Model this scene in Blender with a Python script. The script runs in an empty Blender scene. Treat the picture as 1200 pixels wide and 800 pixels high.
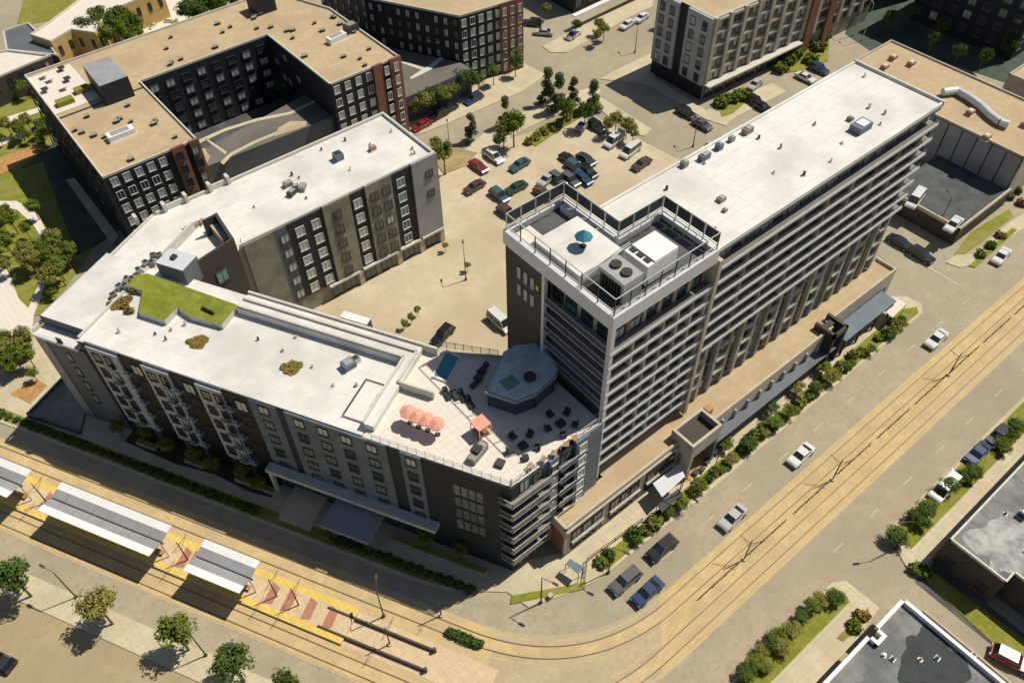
import bpy, math, random
from math import sin, cos, pi, radians, hypot, atan2
from mathutils import Vector, Matrix
random.seed(7)
S = bpy.context.scene
COL = S.collection

# ------------------------------------------------------------------ camera
FPX, PITCH, ROLL, YAW = 969.5, radians(48.516), radians(.992), radians(38.71)
_cp, _sp, _c, _s = cos(PITCH), sin(PITCH), cos(ROLL), sin(ROLL)
_rt, _fw, _dn = Vector((1, 0, 0)), Vector((0, _cp, -_sp)), Vector((0, -_sp, -_cp))
_r2, _d2 = _c*_rt + _s*_dn, -_s*_rt + _c*_dn
_Z = Matrix.Rotation(-YAW, 3, 'Z')
RT, DN, FW = _Z @ _r2, _Z @ _d2, _Z @ _fw
CAMH = 100.0
cd = bpy.data.cameras.new('camera'); cam = bpy.data.objects.new('camera', cd); COL.objects.link(cam)
m3 = Matrix((RT, -DN, -FW)).transposed()
cam.matrix_world = Matrix.Translation((0, 0, CAMH)) @ m3.to_4x4()
cd.sensor_width = 36; cd.lens = 36*FPX/1200; cd.clip_end = 3000; cd.clip_start = 1
S.camera = cam

def G(px, py, z=0.0):
    "pixel of the 1200x800 photograph to the point at height z"
    d = RT*((px-600)/FPX) + DN*((py-400)/FPX) + FW
    t = (z-CAMH)/d.z
    return Vector((d.x*t, d.y*t, z))
def G2(px, py, z=0.0):
    p = G(px, py, z); return (p.x, p.y)

# ------------------------------------------------------------------ light
SUNV = Vector((.60, -.15, 1)).normalized()          # towards the sun
elev = math.asin(SUNV.z)
W = bpy.data.worlds.new('World'); S.world = W; W.use_nodes = True
nt = W.node_tree; bg = nt.nodes['Background']
sky = nt.nodes.new('ShaderNodeTexSky'); sky.sky_type = 'NISHITA'; sky.sun_disc = False
sky.sun_elevation = elev; sky.sun_rotation = atan2(SUNV.x, SUNV.y)
nt.links.new(sky.outputs[0], bg.inputs[0]); bg.inputs[1].default_value = .062
sl = bpy.data.lights.new('sun', 'SUN'); sl.energy = 4.8; sl.angle = radians(.5); sl.color = (1, .94, .81)
so = bpy.data.objects.new('sun', sl); COL.objects.link(so)
so.rotation_euler = SUNV.to_track_quat('Z', 'Y').to_euler(); so.location = (0, 0, 150)
S.view_settings.view_transform = 'Standard'; S.view_settings.look = 'None'
S.view_settings.exposure = -0.17; S.view_settings.gamma = 1
S.render.engine = 'CYCLES'; S.cycles.max_bounces = 5; S.cycles.diffuse_bounces = 2
S.cycles.glossy_bounces = 2; S.cycles.transmission_bounces = 2; S.cycles.transparent_max_bounces = 6

# ------------------------------------------------------------------ materials
MATS = {}
ANGC0 = atan2(-60.3, 33.1)
def mat(name, rgb, rough=.8, var=.18, scale=.6, metal=0, big=0, bump=.0, tint=None, island=0, spec=.3, alpha=1, joints=None, jrot=0, cracks=0):
    if name in MATS: return MATS[name]
    m = bpy.data.materials.new(name); m.use_nodes = True; t = m.node_tree; N = t.nodes; L = t.links
    b = N['Principled BSDF']; b.inputs['Roughness'].default_value = rough; b.inputs['Metallic'].default_value = metal
    b.inputs['Specular IOR Level'].default_value = spec
    tc = N.new('ShaderNodeTexCoord')
    def noise(sc, det=4, w=.6):
        n = N.new('ShaderNodeTexNoise'); n.inputs['Scale'].default_value = sc; n.inputs['Detail'].default_value = det
        n.inputs['Roughness'].default_value = w; L.new(tc.outputs['Object'], n.inputs['Vector']); return n
    base = N.new('ShaderNodeRGB'); base.outputs[0].default_value = (*rgb, 1); cur = base.outputs[0]
    def mixin(fac, col, mode='MIX'):
        nonlocal cur
        x = N.new('ShaderNodeMix'); x.data_type = 'RGBA'; x.blend_type = mode
        if isinstance(fac, float): x.inputs[0].default_value = fac
        else: L.new(fac, x.inputs[0])
        L.new(cur, x.inputs[6])
        if isinstance(col, tuple): x.inputs[7].default_value = (*col, 1)
        else: L.new(col, x.inputs[7])
        cur = x.outputs[2]
    def ramp(src, a, bb, lo=0., hi=1.):
        r = N.new('ShaderNodeMapRange'); L.new(src, r.inputs[0]); r.inputs[1].default_value = a; r.inputs[2].default_value = bb
        r.inputs[3].default_value = lo; r.inputs[4].default_value = hi; return r.outputs[0]
    dark = tuple(c*(1-var*1.6) for c in rgb); lite = tuple(min(1, c*(1+var)) for c in rgb)
    n1 = noise(scale)
    if var:
        mixin(ramp(n1.outputs[0], .42, .62), lite); mixin(ramp(noise(scale*4.3, 5).outputs[0], .5, .72, 0, .7), dark)
    if big:
        mixin(ramp(noise(big, 3).outputs[0], .45, .65, 0, .85), tint or dark)
    if joints:
        bw, bh, jw, jc = joints
        br = N.new('ShaderNodeTexBrick'); br.inputs['Scale'].default_value = 1; br.offset = 0
        br.inputs['Brick Width'].default_value = bw; br.inputs['Row Height'].default_value = bh
        br.inputs['Mortar Size'].default_value = jw; br.inputs['Mortar Smooth'].default_value = .3
        mp = N.new('ShaderNodeMapping'); mp.inputs['Rotation'].default_value = (0, 0, jrot); L.new(tc.outputs['Object'], mp.inputs['Vector'])
        L.new(mp.outputs[0], br.inputs['Vector']); mixin(br.outputs['Fac'], jc)
    if cracks:
        wp_ = N.new('ShaderNodeVectorMath'); wp_.operation = 'MULTIPLY_ADD'; L.new(noise(.5, 3).outputs['Color'], wp_.inputs[0]); wp_.inputs[1].default_value = (3, 3, 3); L.new(tc.outputs['Object'], wp_.inputs[2])
        vo = N.new('ShaderNodeTexVoronoi'); vo.feature = 'DISTANCE_TO_EDGE'; vo.inputs['Scale'].default_value = cracks; L.new(wp_.outputs[0], vo.inputs['Vector'])
        mixin(ramp(vo.outputs['Distance'], .0, .007, .55, 0), dark)
        mixin(ramp(noise(.9, 5).outputs[0], .66, .74, 0, .5), dark)
    if island:
        g = N.new('ShaderNodeNewGeometry')
        mixin(ramp(g.outputs['Random Per Island'], 0, 1, 0, island), tint or dark)
    L.new(cur, b.inputs['Base Color'])
    if bump:
        bn = N.new('ShaderNodeBump'); bn.inputs['Strength'].default_value = bump; bn.inputs['Distance'].default_value = .06
        L.new(noise(scale*8, 6).outputs[0], bn.inputs['Height']); L.new(bn.outputs[0], b.inputs['Normal'])
    if alpha < 1: b.inputs['Alpha'].default_value = alpha
    MATS[name] = m; return m
M = dict(
 asphalt=mat('asphalt', (.385, .325, .23), .9, .13, .35, big=.05, tint=(.33, .28, .205), bump=.2, cracks=.09),
 tar=mat('tar_patch', (.24, .20, .15), .9, .12, .5),
 lot2=mat('lower_lot_paving', (.39, .305, .18), .9, .10, .2, big=.06, tint=(.35, .29, .165), bump=.2, cracks=.12),
 lot=mat('lot_paving', (.55, .46, .32), .9, .12, .2, big=.06, tint=(.47, .38, .25), bump=.2, cracks=.12),
 trackbed=mat('trackbed', (.55, .41, .20), .9, .16, .35, big=.09, tint=(.52, .42, .25), bump=.3),
 concrete=mat('concrete', (.57, .49, .34), .85, .10, .5, big=.12, tint=(.50, .42, .28), joints=(1.5, 1.5, .018, (.36, .30, .22))),
 kerb=mat('kerb_stone', (.58, .50, .36), .85, .12, .8),
 earth=mat('dry_earth', (.36, .27, .14), 1, .25, .3, big=.07, tint=(.24, .22, .07), bump=.4),
 mulch=mat('orange_mulch', (.44, .24, .09), 1, .35, 1.2, bump=.5),
 grass=mat('grass', (.20, .21, .028), 1, .35, 1.6, big=.25, tint=(.30, .26, .08), bump=.6),
 lawn=mat('green_roof_turf', (.22, .235, .03), 1, .28, .9, big=.5, tint=(.13, .17, .02), bump=.6),
 white=mat('white_membrane', (.74, .715, .675), .7, .08, .3, big=.13, tint=(.58, .56, .52), bump=.15, joints=(14, 2.0, .035, (.58, .555, .52))),
 whiter=mat('white_membrane_slanted', (.74, .715, .675), .7, .08, .3, big=.13, tint=(.58, .56, .52), bump=.15, joints=(14, 2.0, .035, (.58, .555, .52)), jrot=-ANGC0),
 whitep=mat('white_paint', (.80, .79, .77), .5, .05, .5),
 bluewhite=mat('white_metal_cladding', (.62, .63, .66), .35, .06, .8, spec=.5),
 gravel=mat('tan_gravel', (.49, .38, .235), 1, .14, .8, big=.12, tint=(.44, .33, .21), bump=.5),
 terr=mat('terrace_pavers', (.74, .67, .58), .8, .06, .8, joints=(.9, .9, .02, (.5, .45, .38))),
 coping=mat('coping', (.60, .57, .50), .6, .10, .8),
 greyp=mat('grey_panel', (.13, .145, .165), .6, .12, .4, big=.2, tint=(.11, .12, .135)),
 lgreyp=mat('light_grey_panel', (.32, .325, .34), .6, .10, .4, big=.3, tint=(.28, .28, .27)),
 stucco=mat('mottled_stucco', (.30, .28, .22), .9, .18, .5, big=.35, tint=(.20, .20, .15)),
 black=mat('black_panel', (.022, .027, .033), .6, .2, .5),
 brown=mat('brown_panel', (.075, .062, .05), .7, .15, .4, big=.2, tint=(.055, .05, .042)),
 brick=mat('red_brick', (.26, .12, .075), .9, .2, 1.2, big=.4, tint=(.20, .10, .07)),
 slate=mat('slate_blue_panel', (.15, .185, .225), .6, .12, .4, big=.3, tint=(.12, .15, .17)),
 stone=mat('pale_stone', (.50, .44, .35), .85, .12, .7, joints=(1.2, .6, .012, (.34, .3, .24))),
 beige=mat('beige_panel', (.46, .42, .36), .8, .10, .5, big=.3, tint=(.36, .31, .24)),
 yell=mat('yellow_brick', (.55, .38, .14), .9, .15, .8),
 wood=mat('wood_panel', (.40, .22, .10), .7, .2, 1.2),
 frame=mat('dark_frame', (.05, .05, .052), .4, 0),
 lframe=mat('light_frame', (.62, .62, .60), .4, .05, 1),
 glass=mat('window_glass', (.035, .055, .068), .06, .25, .25, spec=1.0),
 blind=mat('window_blind', (.52, .56, .53), .35, .15, .35, spec=.8),
 teal=mat('teal_glass', (.10, .28, .24), .15, .25, .3, spec=.9),
 steel=mat('galvanised_steel', (.50, .50, .48), .35, .12, 2, metal=.4),
 railm=mat('rail_bar', (.55, .55, .52), .4, .1, 2, metal=.2),
 rust=mat('rusty_rail', (.16, .10, .06), .6, .2, 2, metal=.3),
 dsteel=mat('dark_steel', (.05, .045, .04), .5, .2, 2),
 pole=mat('brown_pole', (.09, .065, .045), .7, .2, 2),
 tyre=mat('tyre', (.02, .02, .02), .8, 0),
 lampw=mat('lamp_lens', (.75, .75, .72), .2, 0, spec=.8),
 tail=mat('tail_lens', (.35, .02, .02), .3, 0, spec=.8),
 wglass=mat('car_glass', (.02, .026, .03), .05, 0, spec=1),
 pink=mat('salmon_canvas', (.78, .36, .26), .9, .10, .8),
 blue=mat('teal_canvas', (.05, .22, .30), .7, .15, 1),
 water=mat('pool_water', (.03, .24, .30), .08, .12, 1.5, spec=.9, bump=.3),
 slabf=mat('balcony_floor', (.22, .21, .19), .8, .1, .8),
 platy=mat('tactile_yellow', (.74, .53, .12), .8, .12, .8, joints=(.6, .6, .02, (.5, .36, .1))),
 plat=mat('platform_paving', (.62, .47, .30), .85, .12, .8, joints=(1.2, 1.2, .02, (.45, .34, .22))),
 redp=mat('red_shadow_paver', (.42, .19, .12), .85, .15, 1),
 dkroof_shade=mat('dark_membrane_and_shade', (.075, .08, .08), .8, .25, .15, big=.3, tint=(.12, .12, .125)),  # dark roofs, and ground coloured dark to stand in for shade
 grroof=mat('grey_membrane', (.21, .205, .195), .85, .32, .22, big=.16, tint=(.12, .13, .13), bump=.3, cracks=.2),
 liner=mat('ponding_stain_membrane', (.05, .058, .058), .85, .2, .3),
 trunk=mat('bark', (.16, .11, .07), 1, .25, 2, bump=.5),
 leaf=mat('leaf', (.10, .15, .018), .9, .25, .5, island=.75, tint=(.19, .21, .03)),
 leafd=mat('leaf_dark', (.05, .10, .018), .9, .25, .5, island=.75, tint=(.11, .15, .025)),
 leafy=mat('leaf_olive', (.18, .18, .03), .9, .25, .5, island=.8, tint=(.30, .27, .08)),
 leafc=mat('leaf_conifer', (.08, .12, .045), .9, .25, .5, island=.8, tint=(.10, .11, .04)),
 dry=mat('dry_foliage', (.30, .19, .06), 1, .3, 1, island=.7, tint=(.15, .13, .03)),
 paintl=mat('road_paint', (.55, .49, .38), .8, .15, 3, big=.6, tint=(.45, .40, .32)),
 skin=mat('skin', (.45, .26, .17), .6, 0), clothd=mat('dark_clothes', (.05, .05, .07), .9, 0), clothl=mat('light_clothes', (.6, .55, .5), .9, 0),
)
M['baygrey'] = mat('bay_grey_panel', (.44, .46, .50), .6, .08, .5, big=.3, tint=(.37, .385, .41))
M['glazed'] = mat('pale_glazing', (.17, .20, .19), .25, .3, .2, big=.25, tint=(.10, .12, .11), spec=.8)
M['pavroof'] = mat('pavilion_roof_sheet', (.52, .60, .60), .25, .15, .3, big=.4, tint=(.34, .42, .44), spec=.8)
M['void'] = mat('recess_shade_black', (.010, .013, .015), .5, .2, .5)  # cladding made blacker, the recess shade is put into its colour
M['slabt'] = mat('track_slab', (.57, .42, .22), .9, .14, .5, big=.2, tint=(.47, .36, .20))
M['soil'] = mat('track_soil', (.55, .41, .20), 1, .2, .5, big=.15, tint=(.44, .35, .18))
M['deckg'] = mat('deck_asphalt', (.17, .155, .13), .9, .12, .4, big=.2, tint=(.13, .12, .10))
M['glassr'] = mat('railing_glass', (.36, .42, .41), .10, .2, .12, spec=.9, alpha=.24)
M['dglassr'] = mat('smoked_railing_glass', (.10, .11, .11), .08, .1, .5, spec=.8, alpha=.55)
M['mesh'] = mat('screen_louvre', (.07, .08, .085), .6, .15, 1)

# ------------------------------------------------------------------ mesh tools
class MB:
    def __init__(s): s.v = []; s.f = []; s.m = []; s.mats = []; s.T = None
    def mi(s, m):
        if m not in s.mats: s.mats.append(m)
        return s.mats.index(m)
    def add(s, vs, fs, m):
        k = len(s.v)
        s.v += [tuple(s.T @ Vector(p)) if s.T else tuple(p) for p in vs]
        s.f += [tuple(i+k for i in f) for f in fs]; s.m += [s.mi(m)]*len(fs); return s
    def box(s, x0, y0, z0, x1, y1, z1, m):
        x0, x1 = min(x0, x1), max(x0, x1); y0, y1 = min(y0, y1), max(y0, y1)
        return s.add([(x0,y0,z0),(x1,y0,z0),(x1,y1,z0),(x0,y1,z0),(x0,y0,z1),(x1,y0,z1),(x1,y1,z1),(x0,y1,z1)],
                     [(0,3,2,1),(4,5,6,7),(0,1,5,4),(1,2,6,5),(2,3,7,6),(3,0,4,7)], m)
    def prism(s, poly, z0, z1, m, mtop=None):
        a = sum(poly[i][0]*poly[(i+1)%len(poly)][1]-poly[(i+1)%len(poly)][0]*poly[i][1] for i in range(len(poly)))
        if a < 0: poly = poly[::-1]
        n = len(poly)
        s.add([(x,y,z0) for x,y in poly]+[(x,y,z1) for x,y in poly], [(i,(i+1)%n,n+(i+1)%n,n+i) for i in range(n)], m)
        s.add([(x,y,z1) for x,y in poly], [tuple(range(n))], mtop or m)
        s.add([(x,y,z0) for x,y in poly[::-1]], [tuple(range(n))], m); return s
    def sheet(s, poly, z, m):
        a = sum(poly[i][0]*poly[(i+1)%len(poly)][1]-poly[(i+1)%len(poly)][0]*poly[i][1] for i in range(len(poly)))
        if a < 0: poly = poly[::-1]
        return s.add([(x,y,z) for x,y in poly], [tuple(range(len(poly)))], m)
    def bar(s, p, q, r, m, n=4, r2=None):
        p, q = Vector(p), Vector(q); d = (q-p)
        if d.length < 1e-6: return s
        r2 = r if r2 is None else r2
        d.normalize(); a = d.cross(Vector((0,0,1)) if abs(d.z) < .95 else Vector((1,0,0))).normalized(); b = d.cross(a)
        vs = []
        for c, rr in ((p,r),(q,r2)):
            for i in range(n):
                t = 2*pi*(i+.5)/n; vs.append(c+(a*cos(t)+b*sin(t))*rr)
        return s.add(vs, [(i,(i+1)%n,n+(i+1)%n,n+i) for i in range(n)]+[tuple(range(n))[::-1], tuple(range(n,2*n))], m)
    def mesh(s, name):
        me = bpy.data.meshes.new(name); me.from_pydata(s.v, [], s.f)
        for m in s.mats: me.materials.append(m)
        me.polygons.foreach_set('material_index', s.m); me.update()
        return me
    def build(s, name, parent=None, **kw):
        if not s.v: return None
        return obj(name, s.mesh(name), parent, **kw)

def tag(o, label=None, cat=None, group=None, kind=None):
    if label: o['label'] = label
    if cat: o['category'] = cat
    if group: o['group'] = group
    if kind: o['kind'] = kind
    return o
def obj(name, me, parent=None, label=None, cat=None, group=None, kind=None, local=False):
    o = bpy.data.objects.new(name, me); COL.objects.link(o)
    if parent is not None:
        o.parent = parent; CH.setdefault(parent, []).append(o)
        if not local: o.matrix_parent_inverse = Matrix.Translation(-Vector(parent.location))
    return tag(o, label, cat, group, kind)
def thing(name, loc, label=None, cat=None, group=None):
    o = bpy.data.objects.new(name, None); COL.objects.link(o); o.location = loc; o.empty_display_size = .5
    return tag(o, label, cat, group)
CH = {}
def copy_tree(o, parent=None):
    c = o.copy(); COL.objects.link(c)
    if parent is not None: c.parent = parent; CH.setdefault(parent, []).append(c)
    for ch in CH.get(o, []): copy_tree(ch, c)
    return c
def struct(name, b): return b.build(name, kind='structure')
def setm(o, slot, m):
    o.material_slots[slot].link = 'OBJECT'; o.material_slots[slot].material = m

# ------------------------------------------------------------------ street frame of the slanted facade
U = Vector((33.1, -60.3)).normalized(); NN = Vector((-U.y, U.x)); O0 = Vector((-2.8, 98.8))
ANGC = atan2(U.y, U.x)
def C(t, s): p = O0+U*t-NN*s; return (p.x, p.y)
def path(s, y, L, t0=-60, x1=260, n=14):
    "line at offset s along the slanted street, rounded into the avenue line at y"
    p0 = Vector(C(0, s)); t = (y-p0.y)/U.y; corner = p0+U*t
    a = corner-U*L; b = corner+Vector((1, 0))*L
    out = [tuple(p0+U*t0)]
    for i in range(n+1):
        w = i/n; out.append(tuple(a*(1-w)**2+corner*2*w*(1-w)+b*w*w))
    out.append((x1, y)); return out
def offs(pts, d):
    out = []
    for i, p in enumerate(pts):
        a = Vector(pts[max(0, i-1)]); b = Vector(pts[min(len(pts)-1, i+1)]); t = (b-a).normalized()
        out.append((p[0]-t.y*d, p[1]+t.x*d))
    return out
def ribbon(b, A, B, z, m):
    for i in range(len(A)-1): b.add([(*A[i], z), (*B[i], z), (*B[i+1], z), (*A[i+1], z)], [(0,1,2,3)], m)
def rect(x0, y0, x1, y1): return [(x0,y0),(x1,y0),(x1,y1),(x0,y1)]

# ================================================================== GROUND
b = MB(); b.sheet(rect(-900, -700, 1500, 1500), -.02, M['asphalt']); struct('ground', b)
pa_, pb_ = path(8.3, 23.8, 15, n=20), path(19.9, 16.4, 17, n=20)
b = MB(); ribbon(b, pa_[:5], pb_[:5], .004, M['trackbed']); ribbon(b, pa_[-3:], pb_[-3:], .004, M['trackbed']); struct('trackbed', b)
b = MB(); ribbon(b, pa_[4:-2], pb_[4:-2], .004, mat('curve_paving', (.46, .375, .24), .9, .14, .3, big=.09, tint=(.41, .34, .22), bump=.2, cracks=.1)); struct('curve_paving', b)
b = MB(); sa_, sb_ = path(12.2, 21.0, 15), path(16.8, 19.3, 16.5); ribbon(b, sa_[:3], sb_[:3], .007, M['soil']); ribbon(b, sa_[-2:], sb_[-2:], .007, M['soil']); struct('track_median', b)
b = MB()
for s, y, L in ((10.2, 22.0, 15), (18.6, 18.2, 17)):
    c = path(s, y, L, n=24); ribbon(b, offs(c, -.6), offs(c, .6), .009, M['slabt'])
struct('track_slab', b)
b = MB()   # rails: two tracks of two rails
rails = []
for s, y, L in ((10.2, 22.0, 15), (18.6, 18.2, 17)):
    c = path(s, y, L, n=24)
    for d in (-.75, .75):
        q = offs(c, d)
        for i in range(len(q)-1): b.bar((*q[i], .03), (*q[i+1], .03), .07, M['rust'], 4)
struct('track_rails', b)
b = MB()   # concrete edge bands beside each track
for s, y, L in ((10.2, 22.0, 15), (18.6, 18.2, 17)):
    c = path(s, y, L, n=24)
    for d in (-1.45, 1.45): ribbon(b, offs(c, d-.10), offs(c, d+.10), .010, M['slabt'])
struct('track_edge_strips', b)

def pave(name, poly, m=None, h=.13, kerb=True):
    b = MB(); b.prism(poly, -.01, h, M['kerb'], m or M['concrete']); return struct(name, b)
# avenue, near side of the tower: verge kerb at y=30, pavement up to the buildings
pave('pavement', [C(-40, 6.2), C(57, 6.2), C(62.5, 5.6), (27.8, 36.5), G2(620, 712), (34.5, 31.2), (38, 30.3), (58, 30), (111.0, 30.2), (112.8, 31.5), (112.5, 34), (110.2, 36), (37, 36), (31.7, 38.6), C(0, .3), C(-3,-8), C(-18, -8), C(-40, -8)])
# south side pavement of the avenue + islands
pave('pavement', [(39, 11), (60.5, 11), (62, 10), (62.2, 5.2), (57, 4.6), (20, 4.6), (20, 11)])
pave('pavement', [(69.5, 6.0), (72, 10.8), (160, 10.6), (160, 4.8), (72, 4.8)])
# pavement by the car park at the lower left
pave('pavement', [C(-30, 23.7), C(60, 23.7), C(60, 27), C(-30, 27)])
b = MB(); b.sheet([C(-60, 27.02), C(75, 27.02), C(75, 80), C(-60, 80)], .006, M['lot2']); struct('car_park', b)
b = MB(); b.sheet([(20, 45), (45, 45), (45, 57.5), (106, 54), (112, 62), (112, 80), (109, 108), (75, 116), (62, 113), (62, 96), (20, 97)], .004, M['lot']); struct('courtyard_car_park', b)
def green(name, poly, z=.17, m=None, z0=0): b = MB(); b.prism(poly, z0, z, m or M['grass']); return b.build(name, kind='structure')
green('hedge_strip', [C(-40, 5.7), C(57, 5.7), C(60.5, 5.5), C(66, 4.6), C(63, 4.1), C(-40, 4.1)], .19)
green('lawn', [G2(598,708), G2(640,700), G2(685,690), G2(687,682), G2(645,690), G2(600,698)], .18)
green('lawn', [(39.5, 30.6), (110.5, 30.6), (111.5, 31.6), (109, 32.9), (72, 32.5), (40, 32.3)], .18)
green('lawn', [(40, 10.6), (60.0, 10.6), (60.5, 9.2), (60, 8.0), (40, 8.0)], .18)
green('lawn', [(73.2, 10.2), (160, 10.2), (160, 7.2), (72.2, 7.2)], .18)
green('lawn', [G2(980,748), G2(1008,718), G2(1018,722), G2(988,752)], .18)
green('lawn', [G2(1072,668), G2(1090,668), G2(1215,760), G2(1215,795), G2(1165,755), G2(1110,705)], .12)

# ================================================================== WALLS AND WINDOWS
class Wall:
    "vertical plane from p0 to p1, outside on the right hand; local x along, y inward, z up"
    def __init__(s, p0, p1):
        s.p0 = Vector(p0[:2]); d = Vector(p1[:2])-s.p0; s.len = d.length; d.normalize(); s.a = atan2(d.y, d.x)
        s.T = Matrix.Translation((s.p0.x, s.p0.y, 0)) @ Matrix.Rotation(s.a, 4, 'Z')
    def xy(s, t, out=0): p = s.T @ Vector((t, -out, 0)); return (p.x, p.y)
def wbox(w, lst, b=None):
    b = b or MB(); b.T = w.T
    for t0, t1, z0, z1, o0, o1, m in lst: b.box(t0, -o1, z0, t1, -o0, z1, m)
    b.T = None; return b
def wp(name, w, lst, root):
    for q in lst: wbox(w, [q]).build(name, root)
WM = {}
def wmesh(kind, w, h, fr):
    k = (kind, w, h, fr)
    if k in WM: return WM[k]
    b = MB()
    if kind == 'frame':
        f = .10
        b.box(-w/2, -.10, 0, -w/2+f, .04, h, M[fr]); b.box(w/2-f, -.10, 0, w/2, .04, h, M[fr])
        b.box(-w/2+f, -.10, 0, w/2-f, .04, f, M[fr]); b.box(-w/2+f, -.10, h-f, w/2-f, .04, h, M[fr])
        b.box(-.04, -.07, f, .04, .04, h-f, M[fr])
        b.box(-w/2-.06, -.16, -.07, w/2+.06, -.101, -.005, M[fr])
    else:
        b.box(-w/2+.1, -.03, .1, -.04, .03, h-.1, M[fr]); b.box(.04, -.03, .1, w/2-.1, .03, h-.1, M[fr])
    me = b.mesh('window_'+kind); WM[k] = me; return me
def window(root, wall, t, z, w=1.5, h=1.6, fr='frame', pane='glass', out=0.02):
    o = obj('window', wmesh('frame', w, h, fr), root)
    x, y = wall.xy(t, out); o.location = (x, y, z); o.rotation_euler = (0, 0, wall.a)
    obj('pane', wmesh('pane', w, h, pane), o, local=True); return o
def rp(p=.45): return 'blind' if random.random() < p else 'glass'
def fnd(n, root, b, **k): return b.build(n, root, **k)

# ================================================================== SLANTED APARTMENT BLOCK WITH ROOF TERRACE
CX, FY, TXE = 44.3, 38.5, 106.3
CR = (30.4, 38.5)
root = thing('apartment_block', (*C(35, -7), 0), 'slanted six storey grey apartment block with white roof, turf patch and pool terrace', 'building')
ZR, ZN, ZT = 19.8, 18.6, 20.0
inn = lambda t: C(t, -15.1)
tq = (98.8+15.1*.4812-96.0)/.8766
Pn = C(0, -25.8)
cw = [C(0, -1.7), C(7.6, -1.7), C(7.6, 0), C(50.1, 0), C(50.1, -15.1), C(tq, -15.1), C(7.7, -15.1), C(0, -15.1)]
tw = [C(50.1, 0), CR, (CX-.02, FY), (CX-.02, 51.2), C(52.9, -15.1), C(50.1, -15.1)]
nw = [C(0, -15.1), C(7.7, -15.1), C(tq, -15.1), (61.4, 96), (61.4, 111.3), (Pn[0], 111.3)]
b = MB(); b.prism(cw, 0, ZR, M['greyp'], M['whiter']); fnd('wing', root, b, label='slanted wing along the tram street')
b = MB(); b.prism(tw, 0, ZT, M['slate'], M['terr']); fnd('terrace_block', root, b, label='corner section carrying the roof terrace')
b = MB(); b.prism(nw, 0, ZN, M['stucco'], M['white']); fnd('wing', root, b, label='straight wing along the courtyard car park')
b = MB(); b.prism([C(0, 0), C(7.58, 0), C(7.58, -1.68), C(0, -1.68)], 0, 18.35, M['greyp'], M['white']); b.prism([C(0, -1.66), C(7.6, -1.66), C(7.6, -1.72), C(0, -1.72)], 18.35, ZR+.25, M['greyp']); b.build('step', root)
# low front ledge at the far left corner
b = MB(); b.prism([C(-.3, .5), C(7.4, .5), C(7.4, .01), C(-.3, .01)], 17.9, 18.4, M['bluewhite']); b.prism([C(-.3, 0), C(-.05, 0), C(-.05, -25.3), C(-.3, -25.3)], ZN, ZN+.4, M['coping']); fnd('roof_ledge', root, b)
def parapet(name, pts, z0, z1, th=.35, m='coping', closed=False, root=root):
    b = MB(); n = len(pts)
    for i in range(n if closed else n-1):
        p, q = Vector(pts[i]), Vector(pts[(i+1) % n]); d = (q-p).normalized(); k = Vector((-d.y, d.x))*th
        e = d*0.0
        b.prism([tuple(p-e), tuple(q+e), tuple(q+k), tuple(p+k)], z0, z1 + .003*i, M[m])
    return b.build(name, root)
parapet('parapet', [C(9.0, 0), C(50, 0)], ZR, ZR+.55, .4, 'white')
parapet('parapet', [C(7.6, -.4), C(7.6, -15.1), C(7.6, -25)][::-1], ZR-1.2, ZR+.35, .3)
parapet('parapet', [(tq and C(tq, -15.1)[0]+.5, 96), (61.4, 96), (61.4, 111.3), (Pn[0], 111.3)], ZN, ZN+.5, .35)
# raised walkway with two upstands
b = MB(); b.prism([C(24.8, -11.75), C(49.4, -11.75), C(49.4, -1.2), C(51.0, -1.2), C(51.0, -15.08), C(24.8, -15.08)], ZR+.003, 21.0, M['white'])
fnd('raised_walkway', root, b)
b = MB()
for (t0, s0), (t1, s1) in (((24.8, -14.7), (52.9, -14.7)), ((24.8, -13.45), (50.7, -13.45)), ((24.8, -12.0), (49.6, -12.0)), ((50.7, -13.45), (50.7, -8.2)), ((49.6, -12.0), (49.6, -1.2)), ((50.7, -8.2), (55.5, -8.2))):
    p, q = Vector(C(t0, s0)), Vector(C(t1, s1)); d = (q-p).normalized(); k = Vector((-d.y, d.x))*.16
    b.prism([tuple(p-k), tuple(q-k), tuple(q+k), tuple(p+k)], 20.0, 21.35, M['coping'])
fnd('upstand', root, b)
b = MB(); b.prism([C(46.5, -1.9), C(49.3, -1.9), C(49.3, -7.6), C(46.5, -7.6)], ZR, ZR+.35, M['coping'], M['white'])
for a, c in (((46.4, -1.9), (46.4, -7.7)), ((46.4, -7.7), (49.3, -7.7))):
    b.bar((*C(*a), ZR+.45), (*C(*c), ZR+.45), .10, M['dsteel'])
fnd('roof_pad', root, b)
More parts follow.
